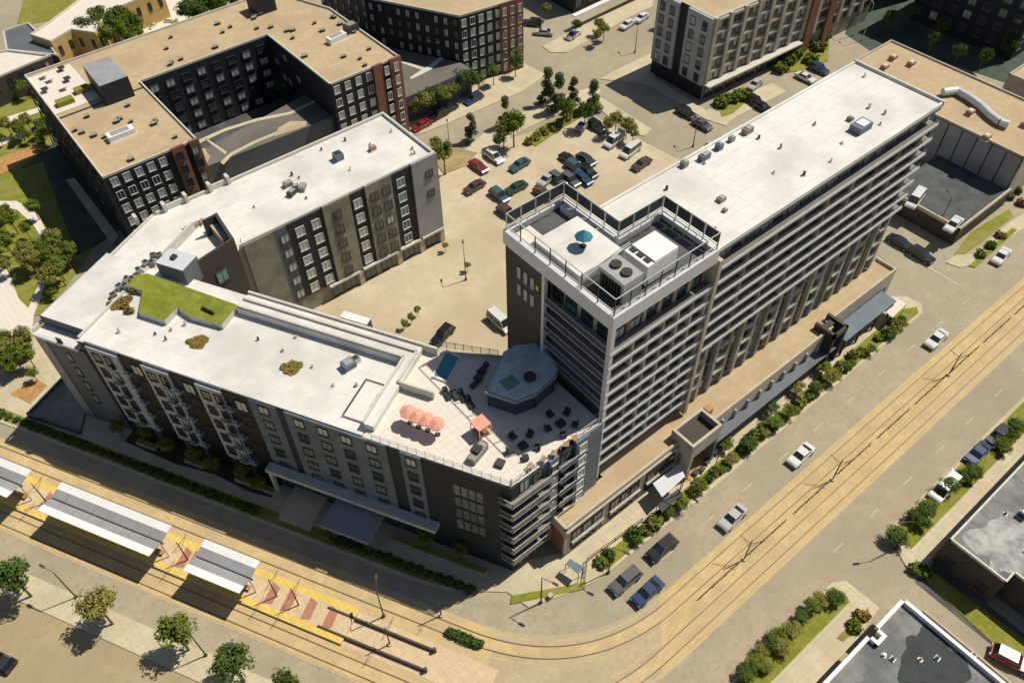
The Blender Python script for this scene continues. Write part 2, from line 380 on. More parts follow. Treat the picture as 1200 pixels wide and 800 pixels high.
# roof garden turf, raised tray
gpoly = [C(7.9, -12.1), C(9.2, -13.0), C(24.5, -12.4), C(24.6, -8.6), C(19.8, -8.4), C(17.2, -9.1), C(17.1, -6.5), C(12.9, -6.5), C(10.8, -10.0), C(8.1, -9.9)]
b = MB(); b.prism(gpoly, ZR, ZR+1.0, M['coping'], M['lawn']); fnd('turf_tray', root, b)
b = MB(); b.prism([C(20.5, -10.2), C(22.6, -9.9), C(22.6, -9.7), C(20.5, -10.0)], ZR+1.01, ZR+1.5, M['dsteel']); fnd('vent', root, b)
sed = []
for (t, s, r, seed) in ((22.9, -5.6, 1.25, 1), (36.6, -6.3, 1.3, 2), (8.6, -7.4, 1.2, 3)):
    b = MB(); rnd = random.Random(seed); n = 11
    c0 = C(t, s); sed.append((t, s)); b.prism([(c0[0]+cos(2*pi*i/n)*r*rnd.uniform(.7, 1.15), c0[1]+sin(2*pi*i/n)*r*rnd.uniform(.7, 1.15)) for i in range(n)], ZR, ZR+.12, M['dry']); fnd('sedum_patch', root, b)
# penthouse and stair screen
b = MB(); b.prism([C(10.6, -13.9), C(15.1, -13.9), C(15.1, -17.1), C(10.6, -17.1)], ZN, 22.5, M['greyp'], M['bluewhite'])
b.prism([C(12.1, -15.2), C(12.8, -15.2), C(12.8, -16), C(12.1, -16)], 22.5, 22.9, M['frame']); fnd('penthouse', root, b)
def wallseg(p, q, z0, z1, th, m, name, root=root):
    p, q = Vector(p), Vector(q); d = (q-p).normalized(); k = Vector((-d.y, d.x))*th
    b = MB(); b.prism([tuple(p), tuple(q), tuple(q+k), tuple(p+k)], z0, z1, M[m]); return b.build(name, root)
zs = 21.6
sA, sB, sC, sD = G2(214, 318, zs), G2(274, 279, zs), G2(254, 249, zs), G2(236, 258, zs)
b = MB(); b.prism([sA, sB, (sB[0]+1.6, 97.5), (15.5, 95.0)], 0, ZN+.4, M['brown'], M['white']); b.build('stair_tower', root)
wallseg(sA, sB, ZN+.4, zs, .35, 'brown', 'stair_screen'); wallseg(sB, sC, ZN, zs-.01, .45, 'brown', 'stair_screen'); wallseg(sC, sD, ZN, zs-.02, .35, 'brown', 'stair_screen')
p0_, p1_ = Vector(sD)*.85+Vector(sA)*.15, Vector(sB)*.8+Vector(sA)*.2
b = MB(); b.prism([G2(243, 262, 20), G2(250, 257, 20), G2(268, 280, 20), G2(262, 284, 20)], ZN, 20.3, M['wood'], M['beige']); b.build('stair_flight', root)
w = Wall(C(17.1, -22.2), C(17.1, -15.0))
window(root, Wall(sA, sB), 5.2, 15.8, 2.0, 2.2, 'frame', 'teal', .05)
# fins on the back edge
for k, x in enumerate((16.5, 21.0, 24.5, 28.5, 31.6)):
    b = MB(); b.box(x, 110.6, ZN, x+.5, 111.7, ZN+1.5, M['coping']); fnd('roof_fin', root, b)
b = MB(); b.box(21.5, 111.0, ZN, 24.5, 111.35, ZN+.9, M['coping']); b.box(28.9, 111.0, ZN, 31.5, 111.35, ZN+.9, M['coping']); fnd('back_upstand', root, b)

# --- slanted facade
FA = Wall(C(0, 0), C(68.8, 0))
bays = [(9.3, 14.4), (18.1, 22.4), (26.4, 30.3)]
recs = [(14.4, 18.1), (22.4, 26.4), (30.3, 34.2)]
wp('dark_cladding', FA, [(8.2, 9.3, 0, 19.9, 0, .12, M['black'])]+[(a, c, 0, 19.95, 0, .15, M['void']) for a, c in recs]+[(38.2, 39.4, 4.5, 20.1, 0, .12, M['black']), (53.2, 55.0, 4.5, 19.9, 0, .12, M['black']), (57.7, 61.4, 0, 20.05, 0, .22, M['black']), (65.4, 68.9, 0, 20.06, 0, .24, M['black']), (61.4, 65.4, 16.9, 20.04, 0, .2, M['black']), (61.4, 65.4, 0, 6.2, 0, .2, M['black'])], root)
for a, c in bays:
    wbox(FA, [(a, c, 3.6, 19.75, 0, .40, M['baygrey'])]).build('projecting_bay', root)
wp('slate_cladding', FA, [(34.2, 38.2, 4.5, 20.1, 0, .16, M['slate']), (39.4, 53.2, 4.5, 20.1, 0, .3, M['slate']), (55.0, 57.7, 4.5, 20.0, 0, .34, M['slate'])], root)
wp('end_cladding', FA, [(-.1, 1.6, 0, 17.9, 0, .4, M['lgreyp']), (1.6, 8.2, 0, 17.9, 0, .25, M['greyp'])], root)
wp('ledge', FA, [(33.9, 59.0, 5.7, 6.3, .3, 1.7, M['coping']), (33.9, 34.4, 0, 5.7, .9, 1.4, M['coping'])], root)
for a, c in bays:
    for k in range(5):
        z = 5.0+3.05*k
        window(root, FA, a+1.3, z, 1.3, 1.7, 'frame', 'glass', .42)
        wbox(FA, [(c, c+1.2, z-.5, z-.38, .15, .8, M['lframe']), (c+1.15, c+1.2, z-.32, z+.5, .15, .8, M['dglassr']), (c, c+1.15, z+.46, z+.52, .74, .8, M['railm'])]).build('balcony', root)
        wbox(FA, [(a+2.6, a+3.9, z-.5, z-.36, .40, 1.0, M['lframe']), (a+2.6, a+3.9, z+.5, z+.56, .94, 1.0, M['railm']), (a+2.6, a+3.9, z-.3, z+.5, .95, .98, M['dglassr'])]).build('balcony', root)
        window(root, FA, a+3.25, z-.25, 1.2, 2.1, 'frame', rp(.1), .42)
for a, c in recs:
    for k in (1, 3, 4):
        window(root, FA, (a+c)/2+.5, 4.6+3.05*k, 1.7, 2.1, 'frame', rp(.08) if k < 4 else 'blind', .17)
for k in range(5):
    z = 5.3+3.05*k
    for t in (36.2, 41.3, 44.6, 47.8, 51.2): window(root, FA, t, z+.4, 1.5, 1.6, 'frame', 'blind' if k == 4 else random.choice(('glass', 'glass', 'glazed')), .32 if t > 39 else .18)
    window(root, FA, 56.4, z+.4, 1.4, 1.6, 'frame', 'blind' if k == 4 else 'glass', .36)
    window(root, FA, 4.6, z, .9, 1.8, 'frame', rp(.3), .27)
# tall glazed panel
wp('glazing', FA, [(61.4, 65.4, 6.2, 16.9, 0, .1, M['glazed']), ], root)
b = wbox(FA, [(61.4+i*.98, 61.5+i*.98, 6.2, 16.9, .1, .26, M['frame']) for i in range(5)]+[(61.4, 65.4, 6.2+k*2.66, 6.3+k*2.66, .1, .24, M['frame']) for k in range(5)]); b.build('glazing_bars', root)
# ground floor shopfront in the shade
for t in [36+2.6*i for i in range(9)]: window(root, FA, t, .6, 2.2, 3.2, 'frame', rp(.2), .05)
for t in (11.5, 20.2, 28.2): window(root, FA, t, .4, 2.4, 2.6, 'frame', 'glass', .05)
b = wbox(FA, [(44.2, 51.2, 3.9, 4.35, .2, 5.4, M['lgreyp'])]+[(t, t+.3, .1, 3.9, 4.8, 5.1, M['frame']) for t in (44.6, 50.5)]); b.build('entrance_canopy', root)
b = MB(); b.T = FA.T
for i in range(8): b.box(36.4, -5.0+i*.45, .12, 41.4, -4.6+i*.45+ .04, .12+.12*(i+1), M['concrete'])
b.box(36.4, -1.4, .12, 41.4, -.0, 1.2, M['concrete']); b.T = None; b.build('stairs', root)
green('planting_bed', [C(8.4, .1), C(33.8, .1), C(33.8, 2.4), C(30, 2.7), C(24, 2.1), C(18, 2.7), C(8.4, 2.2)], .16, mat('shade_toned_planting', (.05, .06, .03), 1, .4, .8, bump=.5))  # planting strip coloured near black for the shade under the facade
# planters and low walls in front
for t0, t1, s0, s1 in ((10.5, 13.8, 1.2, 2.0), (19.0, 22.0, 1.2, 2.0), (27.5, 34.0, 1.2, 2.0), (52.5, 66.0, 1.6, 2.3)):
    b = MB(); b.prism([C(t0, s0), C(t1, s0), C(t1, s1), C(t0, s1)], .1, .85, M['kerb'], M['grass']); b.build('planter', None, label='low concrete planter at the slanted block, %s' % ('nearest its left end' if t0 < 12 else 'under its middle projecting bay' if t0 < 20 else 'just left of the stairs' if t0 < 30 else 'below the tall glazed panel'), cat='planter')

# --- corner facade with stacked balconies (faces the avenue)
FB = Wall(CR, (CX, FY))
wp('facade_panel', FB, [(-.25, .9, 0, 20.1, 0, .25, M['black']), (5.4, 6.8, 6.4, 20.1, 0, .45, M['slate']), (6.8, 9.5, 6.4, 20.0, -.5, .05, M['black']), (9.5, 11.6, 6.4, 20.2, 0, .5, M['slate']), (11.6, 13.85, 6.4, 20.1, 0, .3, M['slate'])], root)
for k in range(6):
    z = 3.6+2.72*k
    b = MB(); p = CR
    # slab wraps the corner
    b.prism([C(67.6, 0), C(67.6, .75), (CR[0]-.75, CR[1]-1.1), (CR[0]+5.3, CR[1]-1.1), (CR[0]+5.3, CR[1])], z, z+.22, M['lgreyp'], M['slabf'])
    sl = b.build('balcony', root)
    b = MB()
    pts = [C(67.6, .72), (CR[0]-.72, CR[1]-1.06), (CR[0]+5.25, CR[1]-1.06)]
    for i in range(2):
        b.bar((*pts[i], z+1.25), (*pts[i+1], z+1.25), .05, M['railm']); q0, q1 = Vector(pts[i]), Vector(pts[i+1])
        b.add([(*q0, z+.25), (*q1, z+.25), (*q1, z+1.22), (*q0, z+1.22)], [(0,1,2,3)], M['dglassr'])
        for j in range(5): q = q0.lerp(q1, j/4); b.bar((q.x, q.y, z+.2), (q.x, q.y, z+1.25), .03, M['dsteel'])
    b.build('railing', sl, local=False) if False else obj('railing', b.mesh('railing'), sl, local=True)
    for t in (1.9, 3.9): window(root, FB, t, z+.3, 1.5, 2.1, 'frame', rp(.3), .03)
    window(root, FB, 6.1, z+3.0 if k < 5 else z+.4, 1.0, 1.6, 'lframe', 'blind', .47) if k > 0 else None
    if k > 0:
        window(root, FB, 10.5, z+.5, 1.2, 1.6, 'lframe', 'blind', .52)
        wbox(FB, [(6.8, 9.5, z, z+.2, .05, .9, M['slate']), (6.8, 9.5, z+1.0, z+1.08, .83, .9, M['railm']), (6.8, 9.5, z+.2, z+1.0, .85, .87, M['dglassr'])]).build('balcony', root)
        window(root, FB, 8.15, z+.3, 1.8, 2.0, 'frame', 'glass', .07)
    if k == 0: pass
wp('shop_wall', FB, [(.9, 5.2, 0.1, 3.5, -.3, .15, M['wood'])], root)
wp('shop_window', FB, [(1.2+i*1.3, 2.2+i*1.3, .5, 2.9, .15, .2, M['glass']) for i in range(3)], root)

# --- courtyard facade of the straight wing (faces the avenue side, y = 96)
x0 = C(tq, -15.1)[0]
FC = Wall((x0, 96), (61.4, 96)); L0 = FC.len
def X(x): return x-x0
bands = [(26.6, 31.4, 'stucco', .0), (31.4, 33.6, 'greyp', 0), (33.6, 39.8, 'black', .0), (39.8, 44.6, 'stucco', .3), (44.6, 47.5, 'black', 0), (47.5, 52.4, 'stucco', .3), (52.4, 56.4, 'black', 0), (56.4, 61.45, 'lgreyp', .35)]
for a, c, m, o in bands: wbox(FC, [(X(a), X(c), 3.4, ZN+(.5 if o else .1), 0, .12+o, M[m])]).build('facade_panel', root)
for x, cnt in ((33.0, 4), (35.6, 5), (38.4, 5), (42.0, 5), (46.0, 5), (49.0, 5), (51.2, 5), (54.2, 5)):
    for k in range(5):
        bl = 'teal' if (x == 54.2 and k > 1) else ('blind' if x in (35.6, 38.4, 46.0, 33.0) else rp(.3))
        window(root, FC, X(x), 3.9+2.95*k, 1.5, 1.7, 'lframe' if x in (35.6, 38.4, 46.0, 54.2) else 'frame', bl, .14+(.3 if x in (42.0, 49.0, 51.2) else 0))
for z in (15.2, 11.2): window(root, FC, X(59.6), z, 1.4, 1.4, 'frame', 'glass', .5)
wp('string_course', FC, [(X(a), X(c), 3.05, 3.4, 0, .7, M['coping']) for a, c in ((38.0, 44), (44.6, 51.5), (52.2, 56.4), (56.8, 61.4))], root)
wp('pier', FC, [(X(a), X(a)+.9, 0, 3.05, 0, .45, M['stone']) for a in (43.6, 51.4, 56.2, 60.6)], root)
for a in (39.5, 42.0, 46.0, 49.3, 54.0, 58.9): window(root, FC, X(a), .3, 2.2, 2.5, 'frame', 'glass', .03)
# end wall to the car park and back walls get windows too
FD = Wall((61.4, 96), (61.4, 111.3))
for t in (3, 7.5, 12):
    for k in range(5): window(root, FD, t, 3.9+2.95*k, 1.5, 1.6, 'frame', rp(), .03)
FE = Wall((61.4, 111.3), (Pn[0], 111.3))
for i in range(11):
    for k in range(5): window(root, FE, 2.5+3.6*i, 3.9+2.95*k, 1.5, 1.6, 'frame', rp(), .03)
FF = Wall(C(17.2, -15.1), C(52.9, -15.1))
for i in range(0):
    pass

# ================================================================== BALCONY TOWER
T = thing('apartment_tower', (75, 46, 0), 'tall white-roofed apartment tower with rows of balconies and a screened rooftop crown', 'building')
YN, ZW = 53.0, 37.2
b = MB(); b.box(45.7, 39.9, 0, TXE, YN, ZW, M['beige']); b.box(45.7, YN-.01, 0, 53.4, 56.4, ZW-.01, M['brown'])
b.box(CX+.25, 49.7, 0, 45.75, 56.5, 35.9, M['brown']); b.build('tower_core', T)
b = MB(); b.sheet(rect(53.0, 39.2, TXE-.2, YN-.2), ZW+.004, M['white']); b.build('roof', T)
parapet('parapet', [(60.6, 38.9), (TXE, 38.9), (TXE, YN), (53.6, YN)], ZW-.4, ZW+.22, .35, 'white', root=T)
b = MB(); b.box(TXE-.30, 38.8, ZW+.22, TXE+.03, YN+.05, ZW+.4, M['coping']); b.build('coping', T)
# white cladding band round the crown
b = MB()
for x0_, y0_, x1_, y1_ in ((CX, FY, 60.6, FY+.55), (CX, FY+.55, CX+.6, 56.6), (CX+.6, 56.05, 53.6, 56.6), (53.05, 46.9, 53.6, 56.05), (53.6, 46.9, 60.6, 47.4), (60.1, FY+.55, 60.6, 46.9)):
    b.box(x0_, y0_, 35.9, x1_, y1_, 37.9, M['bluewhite'])
b.box(CX+.03, FY+.03, 35.85, 60.57, 40.2, 36.3, M['lgreyp']); b.box(CX+.03, 40.2, 35.85, 46, 56.5, 36.3, M['lgreyp'])
b.build('crown_band', T)
b = MB(); b.sheet([(CX+.6, FY+.55), (60.1, FY+.55), (60.1, 46.9), (53.05, 46.9), (53.05, 56.05), (CX+.6, 56.05)], ZW+.01, M['dkroof_shade']); b.build('crown_floor', T)
b = MB(); b.box(45.4, 45.0, ZW, 51.9, 52.4, 38.5, M['white']); b.build('penthouse_slab', T)
b = MB(); b.box(45.0, 52.9, ZW, 47.2, 55.3, 37.8, M['terr']); b.build('roof_pad', T)
for (y, ) in ((53.2,), (50.4,), (47.6,)):
    b = MB(); b.box(52.0, y, ZW+.02, 52.7, y+2.2, 38.1, M['white']); b.build('duct', T)
# screen: louvred panels on the far sides, open rails and posts on the near sides
ring = [(CX+.3, 56.3), (53.3, 56.3), (53.3, 47.15), (60.35, 47.15), (60.35, FY+.3), (CX+.3, FY+.3)]
for i in range(len(ring)):
    p, q = Vector(ring[i]), Vector(ring[(i+1) % len(ring)]); far = i < 4; n = max(2, round((q-p).length/(2.3 if far else 2.4)))
    b = MB(); b.bar((*p, 40.3), (*q, 40.3), .07, M['railm']) if (far or i in (4, 5)) else None
    b.bar((*p, 38.5), (*q, 38.5), .06, M['railm']); b.build('rail', T)
    for k in range(n):
        v = p.lerp(q, k/n); b = MB(); b.bar((v.x, v.y, 37.9), (v.x, v.y, 40.32), .07, M['railm'] if far else M['dsteel']); b.build('post', T)
    if far:
        d = (q-p).normalized()
        for k in range(n):
            a, c = p.lerp(q, k/n)+d*.1, p.lerp(q, (k+1)/n)-d*.1; b = MB()
            for j in range(6):
                z = 38.75+j*.25; b.add([(*a, z), (*c, z), (*c, z+.2), (*a, z+.2)], [(0,1,2,3)], M['mesh'])
                e = Vector((-d.y, d.x))*.06; b.add([(*(a+e), z+.05), (*(c+e), z+.05), (*(c+e), z+.25), (*(a+e), z+.25)], [(0,1,2,3)], M['mesh'])
            b.build('louvre_screen', T)
# inner secondary rail
b = MB()
for p, q in (((45.4, 55.6), (52.5, 55.6)), ((52.5, 55.6), (52.5, 46.5)), ((52.5, 46.4), (59.6, 46.4)), ((59.6, 46.4), (59.6, 39.6))):
    b.bar((*p, 38.9), (*q, 38.9), .06, M['railm'])
    for k in range(5): v = Vector(p).lerp(Vector(q), k/4); b.bar((*v, ZW), (*v, 38.9), .05, M['railm'])
for y in (46.0, 46.25): b.bar((44.9, 43.9+ (y-46), 39.2), (52.6, 44.6+(y-46), 39.2), .07, M['railm'])
b.build('inner_rail', T)
# rooftop plant
a = thing('air_handling_unit', (52.7, 41.6, ZW), 'large white box cooling unit with a dark vent slot inside the tower crown', 'cooling unit')
b = MB(); b.box(50.4, 40.0, ZW+.35, 55.0, 43.5, 40.3, M['whitep']); b.build('casing', a)
b = MB(); b.box(51.5, 40.02, 40.3, 55.02, 43.48, 40.5, M['whitep']); b.build('lid', a)
for i in range(3):
    b = MB(); b.box(50.85, 40.4+i*1.05, 40.3, 51.35, 41.2+i*1.05, 40.42, M['dsteel']); b.build('vent', a)
b = MB(); [b.box(x, 40.2, ZW, x+.2, 43.3, ZW+.36, M['dsteel']) for x in (50.8, 52.6, 54.4)]; b.build('skid', a)
a = thing('cooling_tower', (48.3, 41.8, ZW), 'grey-green louvred cooling unit with two round fans beside the white box unit', 'cooling unit')
b = MB(); b.box(46.9, 39.9, ZW, 49.7, 40.25, 40.0, M['steel']); b.box(46.9, 43.4, ZW, 49.7, 43.75, 40.0, M['steel']); b.box(46.9, 40.25, 39.5, 49.7, 43.4, 40.05, M['steel']); b.box(49.4, 40.25, ZW, 49.7, 43.4, 39.5, M['steel']); b.build('casing', a)
b = MB()
for i in range(7): b.box(46.95, 40.3+i*.45, ZW+.1, 47.1, 40.5+i*.45, 39.45, M['dsteel'])
b.build('louvre', a)
for y in (41.0, 42.6):
    b = MB(); b.bar((48.3, y, 40.05), (48.3, y, 40.35), .62, M['dsteel'], 14); b.build('fan', a)
p = G2(692, 300, ZW+.3)
a = thing('parasol', (48.9, 48.2, 38.5), 'teal parasol standing on the white slab of the tower roof', 'parasol')
b = MB(); n = 8
top = (48.9, 48.2, 40.9)
ringp = [(48.9+1.05*cos(2*pi*i/n), 48.2+1.05*sin(2*pi*i/n), 39.9+.06*(i % 2)) for i in range(n)]
b.add([top]+ringp, [(0, 1+i, 1+(i+1) % n) for i in range(n)], M['blue']); b.build('canopy', a)
b = MB(); b.bar((48.9, 48.2, 38.5), top, .06, M['railm'], 6); b.bar((48.9, 48.2, 38.5), (48.9, 48.2, 38.6), .4, M['dsteel'], 10); b.build('pole', a)
for i, (x, y, l, w_, h_) in enumerate(((92.6, 42.6, 2.6, 1.7, 1.0), (93.4, 44.7, .7, .7, .5), (67.9, 44.6, 1.0, .8, .5), (66.7, 43.0, .5, .5, .4), (72.5, 51.4, 1.6, .8, .8), (69.5, 52.0, .8, .8, .8), (75.5, 51.6, .8, .8, .9), (78, 51.7, .8, .6, .7), (81, 51.6, 1.4, .9, .8))):
    lab = ['teal-grey rooftop unit with white top near the far end of the tower roof', 'small dark vent beside the teal-grey unit on the tower roof', 'small brown vent box in the middle of the white tower roof', 'tiny round vent near the small brown vent on the tower roof'][i] if i < 4 else '%s rooftop box along the car park edge of the white tower roof' % ('dark long|pale square|slate-coloured|pale small low|pale long farthest'.split('|')[i-4])
    a = thing('rooftop_unit', (x, y, ZW), lab, 'rooftop unit', 'boxes along the far edge of the tower roof' if i > 3 else None)
    b = MB(); b.box(x-l/2, y-w_/2, ZW+.005, x+l/2, y+w_/2, ZW+h_, M['slate'] if i in (0, 4, 6) else M['stucco']); b.build('casing', a)
    b = MB(); b.box(x-l/4, y-w_/2.5, ZW+h_, x+l/3, y+w_/3, ZW+h_+.12, M['whitep'] if i == 0 else M['steel']); b.build('lid', a)
# --- avenue facade
SL = [31.7-2.4*k for k in range(10)]
FT = Wall((45.7, 39.9), (TXE, 39.9)); tx = lambda x: x-45.7
def bal(root, x0, x1, z, y0=38.45, y1=39.9, seg=None):
    b = MB(); b.box(x0, y0+.12, z, x1, y1, z+.18, M['bluewhite']); b.box(x0, y0, z-.02, x1, y0+.119, z+.44, M['bluewhite']); b.sheet(rect(x0+.05, y0+.13, x1-.05, y1), z+.184, M['slabf']); s_ = b.build('balcony', root)
    b = MB(); b.bar((x0, y0+.06, z+1.12), (x1, y0+.06, z+1.12), .025, M['dsteel'])
    b.add([(x0, y0+.06, z+.44), (x1, y0+.06, z+.44), (x1, y0+.06, z+1.1), (x0, y0+.06, z+1.1)], [(0,1,2,3)], M['glassr'])
    obj('railing', b.mesh('railing'), s_, local=True); return s_
wallm = ['beige', 'lgreyp', 'stucco', 'stone', 'greyp']
for k, z in enumerate(SL):
    bal(T, CX+.05, 60.9, z)
fl1 = [z+.2 for z in SL]+[7.5]
for z in fl1:
    if z < 7.6: continue
    for i in range(6):
        x = 46.9+i*2.45
        window(T, FT, tx(x), z+.02, 1.7, 1.95, 'frame', random.choice(('glass', 'blind', 'glazed')), .05)
for z in [31.9-2.4*k for k in range(10)]:
    for i in range(6 if z < 31 else 0):
        x = 48.2+i*2.45
        b = MB(); b.box(x-.10, 38.6, z+.01, x+.10, 39.88, z+2.15, M[random.choice(('lgreyp', 'stone', 'beige', 'bluewhite'))]); b.build('partition', T)
    for i in range(7):   # cladding panels between windows
        x = 45.8+i*2.45; b = MB(); b.box(x-.30, 39.70, z+.01, x+.30, 39.89, z+2.19, M[random.choice(('beige', 'stone', 'wood', 'stucco'))]); b.build('cladding_panel', T)
for i in range(7): window(T, FT, tx(46.9+i*2.1), 33.6, 1.5, 1.8, 'frame', 'glass', .05)
b = MB(); b.box(CX, FY, 7.2, CX+.55, FY+.6, 35.9, M['bluewhite']); b.build('corner_column', T)
b = MB(); b.box(60.9, 38.3, 7.2, 61.5, 39.9, 36.0, M['stone']); b.build('divider_fin', T)
# section two
SL2 = [34.0-2.42*k for k in range(7)]
for z in SL2: bal(T, 61.5, TXE-.1, z)
b = MB(); b.box(61.5, 39.0, 36.2, TXE, 39.9, ZW-.01, M['greyp']); b.build('fascia', T)
for z in [36.2-2.2]+[s_-2.22 for s_ in SL2[:-1]]+[]:
    for i in range(17):
        x = 63.2+i*2.58; window(T, FT, tx(x), z+.02, 1.6, 1.85, 'frame', random.choice(('glass', 'blind', 'glazed')), .05)
        if i % 2 == 1 and z < 33: b = MB(); b.box(x+1.2, 38.6, z+.01, x+1.35, 39.88, z+2.05, M[random.choice(wallm)]); b.build('partition', T)
# lower floors of section two: pilasters and windows
b = MB(); b.box(61.5, 39.3, 18.9, TXE, 39.9, 19.5, M['coping']); b.build('string_course', T)
for i in range(18):
    x = 61.7+i*2.58; b = MB(); b.box(x-.3, 39.2, 7.0, x+.3, 39.89, 18.9, M[('stucco', 'beige', 'lgreyp')[i % 3]]); b.build('pilaster', T)
    if i < 17:
        for z in (7.6, 10.4, 13.2, 16.0): window(T, FT, tx(x+1.29), z, 1.5, 2.0, 'lframe' if (i+int(z)) % 3 == 0 else 'frame', rp(.35), .05)
    if i < 17 and i % 2 == 0:
        for z in (10.0, 12.8, 15.6): wbox(FT, [(tx(x+.35), tx(x+2.25), z, z+.15, 0, .75, M['coping']), (tx(x+.35), tx(x+2.25), z+.15, z+.95, .68, .72, M['glassr'])]).build('balcony', T)
# --- terrace facade (faces the pool terrace, in shade)
FL = Wall((CX+.25, 56.5), (CX+.25, 38.5)); ly = lambda y: 56.5-y
for z in SL[:5]:
    b = MB(); b.box(CX+.02, 39.1, z, 45.7, 49.3, z+.22, M['lgreyp']); s_ = b.build('balcony', T)
    b = MB(); b.bar((CX+.07, 39.1, z+1.1), (CX+.07, 49.3, z+1.1), .05, M['railm']); b.add([(CX+.07, 39.1, z+.2), (CX+.07, 49.3, z+.2), (CX+.07, 49.3, z+1.05), (CX+.07, 39.1, z+1.05)], [(0,1,2,3)], M['dglassr']); obj('railing', b.mesh('railing'), s_, local=True)
b = MB(); b.box(CX, 49.3, 20, CX+.5, 49.75, 35.9, M['bluewhite']); b.build('corner_column', T)
FL2 = Wall((45.68, 56.5), (45.68, 38.5))
for z in [33.2]+[s_+.22 for s_ in SL[:5]]:
    for y in (41.0, 43.6, 46.2, 48.4): window(T, FL2, ly(y), z, 1.8, 1.9, 'frame', 'glass' if random.random() < .8 else 'teal', .03)
for z in (32.2, 29.4):
    for y in (51.6, 52.8, 54.0): window(T, FL, ly(y), z, .5, 1.6, 'lframe', 'blind', .02)
b = MB(); b.T = FL.T; b.box(ly(50.9), -.12, 32.6, ly(50.5), -.02, 33.3, mat('sign_yellow', (.75, .72, .02), .5, 0)); b.T = None; b.build('sign_mark', T)
# far end and back
FEe = Wall((TXE, 39.9), (TXE, YN))
for i in range(4):
    for k in range(12): window(T, FEe, 2+3*i, 7.5+2.45*k, 1.4, 1.6, 'frame', rp(), .03)
FBk = Wall((TXE, YN), (53.4, YN))
for i in range(16):
    for k in range(0, 12, 1): window(T, FBk, 2+3.2*i, 7.5+2.45*k, 1.4, 1.6, 'frame', rp(), .03) if i % 2 else None

# ================================================================== PODIUM ALONG THE AVENUE
Pd = thing('shop_podium', (70, 36, 0), 'long low podium with tan gravel roof, parapets and stone shopfronts in front of the tower', 'building')
b = MB()
b.box(36.6, 35.6, 0, 57.6, 38.48, 6.6, M['stone']); b.box(57.6, 35.0, 0, 90.5, 39.88, 6.598, M['stone']); b.box(90.5, 36.2, 0, 108.8, 39.88, 6.6, M['stone']); b.build('walls', Pd)
b = MB(); b.sheet([(36.9, 35.9), (57.9, 35.9), (57.9, 35.3), (90.2, 35.3), (90.2, 36.5), (108.5, 36.5), (108.5, 39.8), (45.7, 39.8), (45.7, 38.4), (36.9, 38.4)], 6.61, M['gravel']); b.build('roof', Pd)
parapet('parapet', [(36.6, 38.4), (36.6, 35.6), (57.6, 35.6), (57.6, 35.0), (90.5, 35.0), (90.5, 36.2), (108.8, 36.2), (108.8, 39.9)], 6.6, 7.15, .32, 'stone', root=Pd)
# upstand box above the entrance
b = MB()
for r_ in (rect(57.0, 33.2, 57.4, 37.0), rect(62.4, 33.2, 62.8, 37.0), rect(57.4, 33.2, 62.4, 33.6), rect(57.4, 36.6, 62.4, 37.0)): b.prism(r_, 6.62, 8.6, M['beige'], M['stone'])
b.sheet(rect(57.4, 33.6, 62.4, 36.6), 7.3, M['brown']); b.build('entrance_lantern', Pd)
b = MB(); b.box(57.0, 33.2, 5.6, 62.8, 35.6, 6.62, M['beige']); b.box(57.0, 33.2, 0, 57.6, 34.2, 5.6, M['beige']); b.box(62.2, 33.2, 0, 62.8, 34.2, 5.6, M['slate']); b.build('entrance_portal', Pd)
b = MB(); b.box(63.6, 36.2, 6.62, 64.6, 37.2, 7.7, M['wood']); b.build('roof_hatch', Pd)
FP = Wall((36.6, 35.6), (57.0, 35.6))
for t in (1.0, 7.8, 14.6):
    wbox(FP, [(t, t+5.6, .9, 5.3, -.2, .05, M['brown'])]).build('window_bay', Pd)
    for i in range(3): window(Pd, FP, t+.95+i*1.85, 1.0, 1.6, 1.8, 'frame', 'glass', .08); window(Pd, FP, t+.95+i*1.85, 3.1, 1.6, 1.9, 'frame', 'glass', .08)
    wbox(FP, [(t, t+5.6, 2.8, 3.1, .05, .5, M['beige'])]).build('awning_shelf', Pd)
FPe = Wall((36.6, 38.5), (36.6, 35.6)); wbox(FPe, [(.3, 2.6, .3, 5.0, 0, .05, M['brick'])]).build('brick_bay', Pd)
wp('cornice', FP, [(.1, 20.3, 5.9, 6.3, .02, .25, M['stone'])], Pd)
FP2 = Wall((62.8, 35.0), (90.5, 35.0))
for i in range(10): window(Pd, FP2, 1.4+i*2.7, .4, 2.3, 3.0, 'frame', 'glass', .05); wbox(FP2, [(i*2.7-.1, i*2.7+.25, 0, 5.6, .01, .35, M['lgreyp'])]).build('pier', Pd)
wp('canopy', FP2, [(0, 27.6, 3.6, 3.85, .01, 1.6, M['greyp'])], Pd)
FP3 = Wall((92, 36.2), (108.8, 36.2))
for i in range(5): window(Pd, FP3, 1.6+i*3.1, .4, 2.6, 3.6, 'frame', 'teal', .05)
# dark loading gate between the two podium parts
b = MB(); b.box(88.3, 33.4, 0, 88.8, 37.0, 7.9, M['dsteel']); b.box(91.2, 33.4, 0, 91.7, 37.0, 7.9, M['dsteel']); b.box(88.3, 33.4, 7.0, 91.7, 33.8, 7.9, M['dsteel']); b.box(88.8, 35.3, 6.7, 91.2, 36.2, 7.5, M['brown']); b.build('entrance_gate', Pd)
b = MB(); b.box(92.5, 33.2, 3.7, 106.0, 36.1, 4.0, M['slate']); [b.box(x, 33.3, .1, x+.25, 33.55, 3.7, M['dsteel']) for x in (92.8, 97, 101.3, 105.6)]; b.build('canopy', Pd)

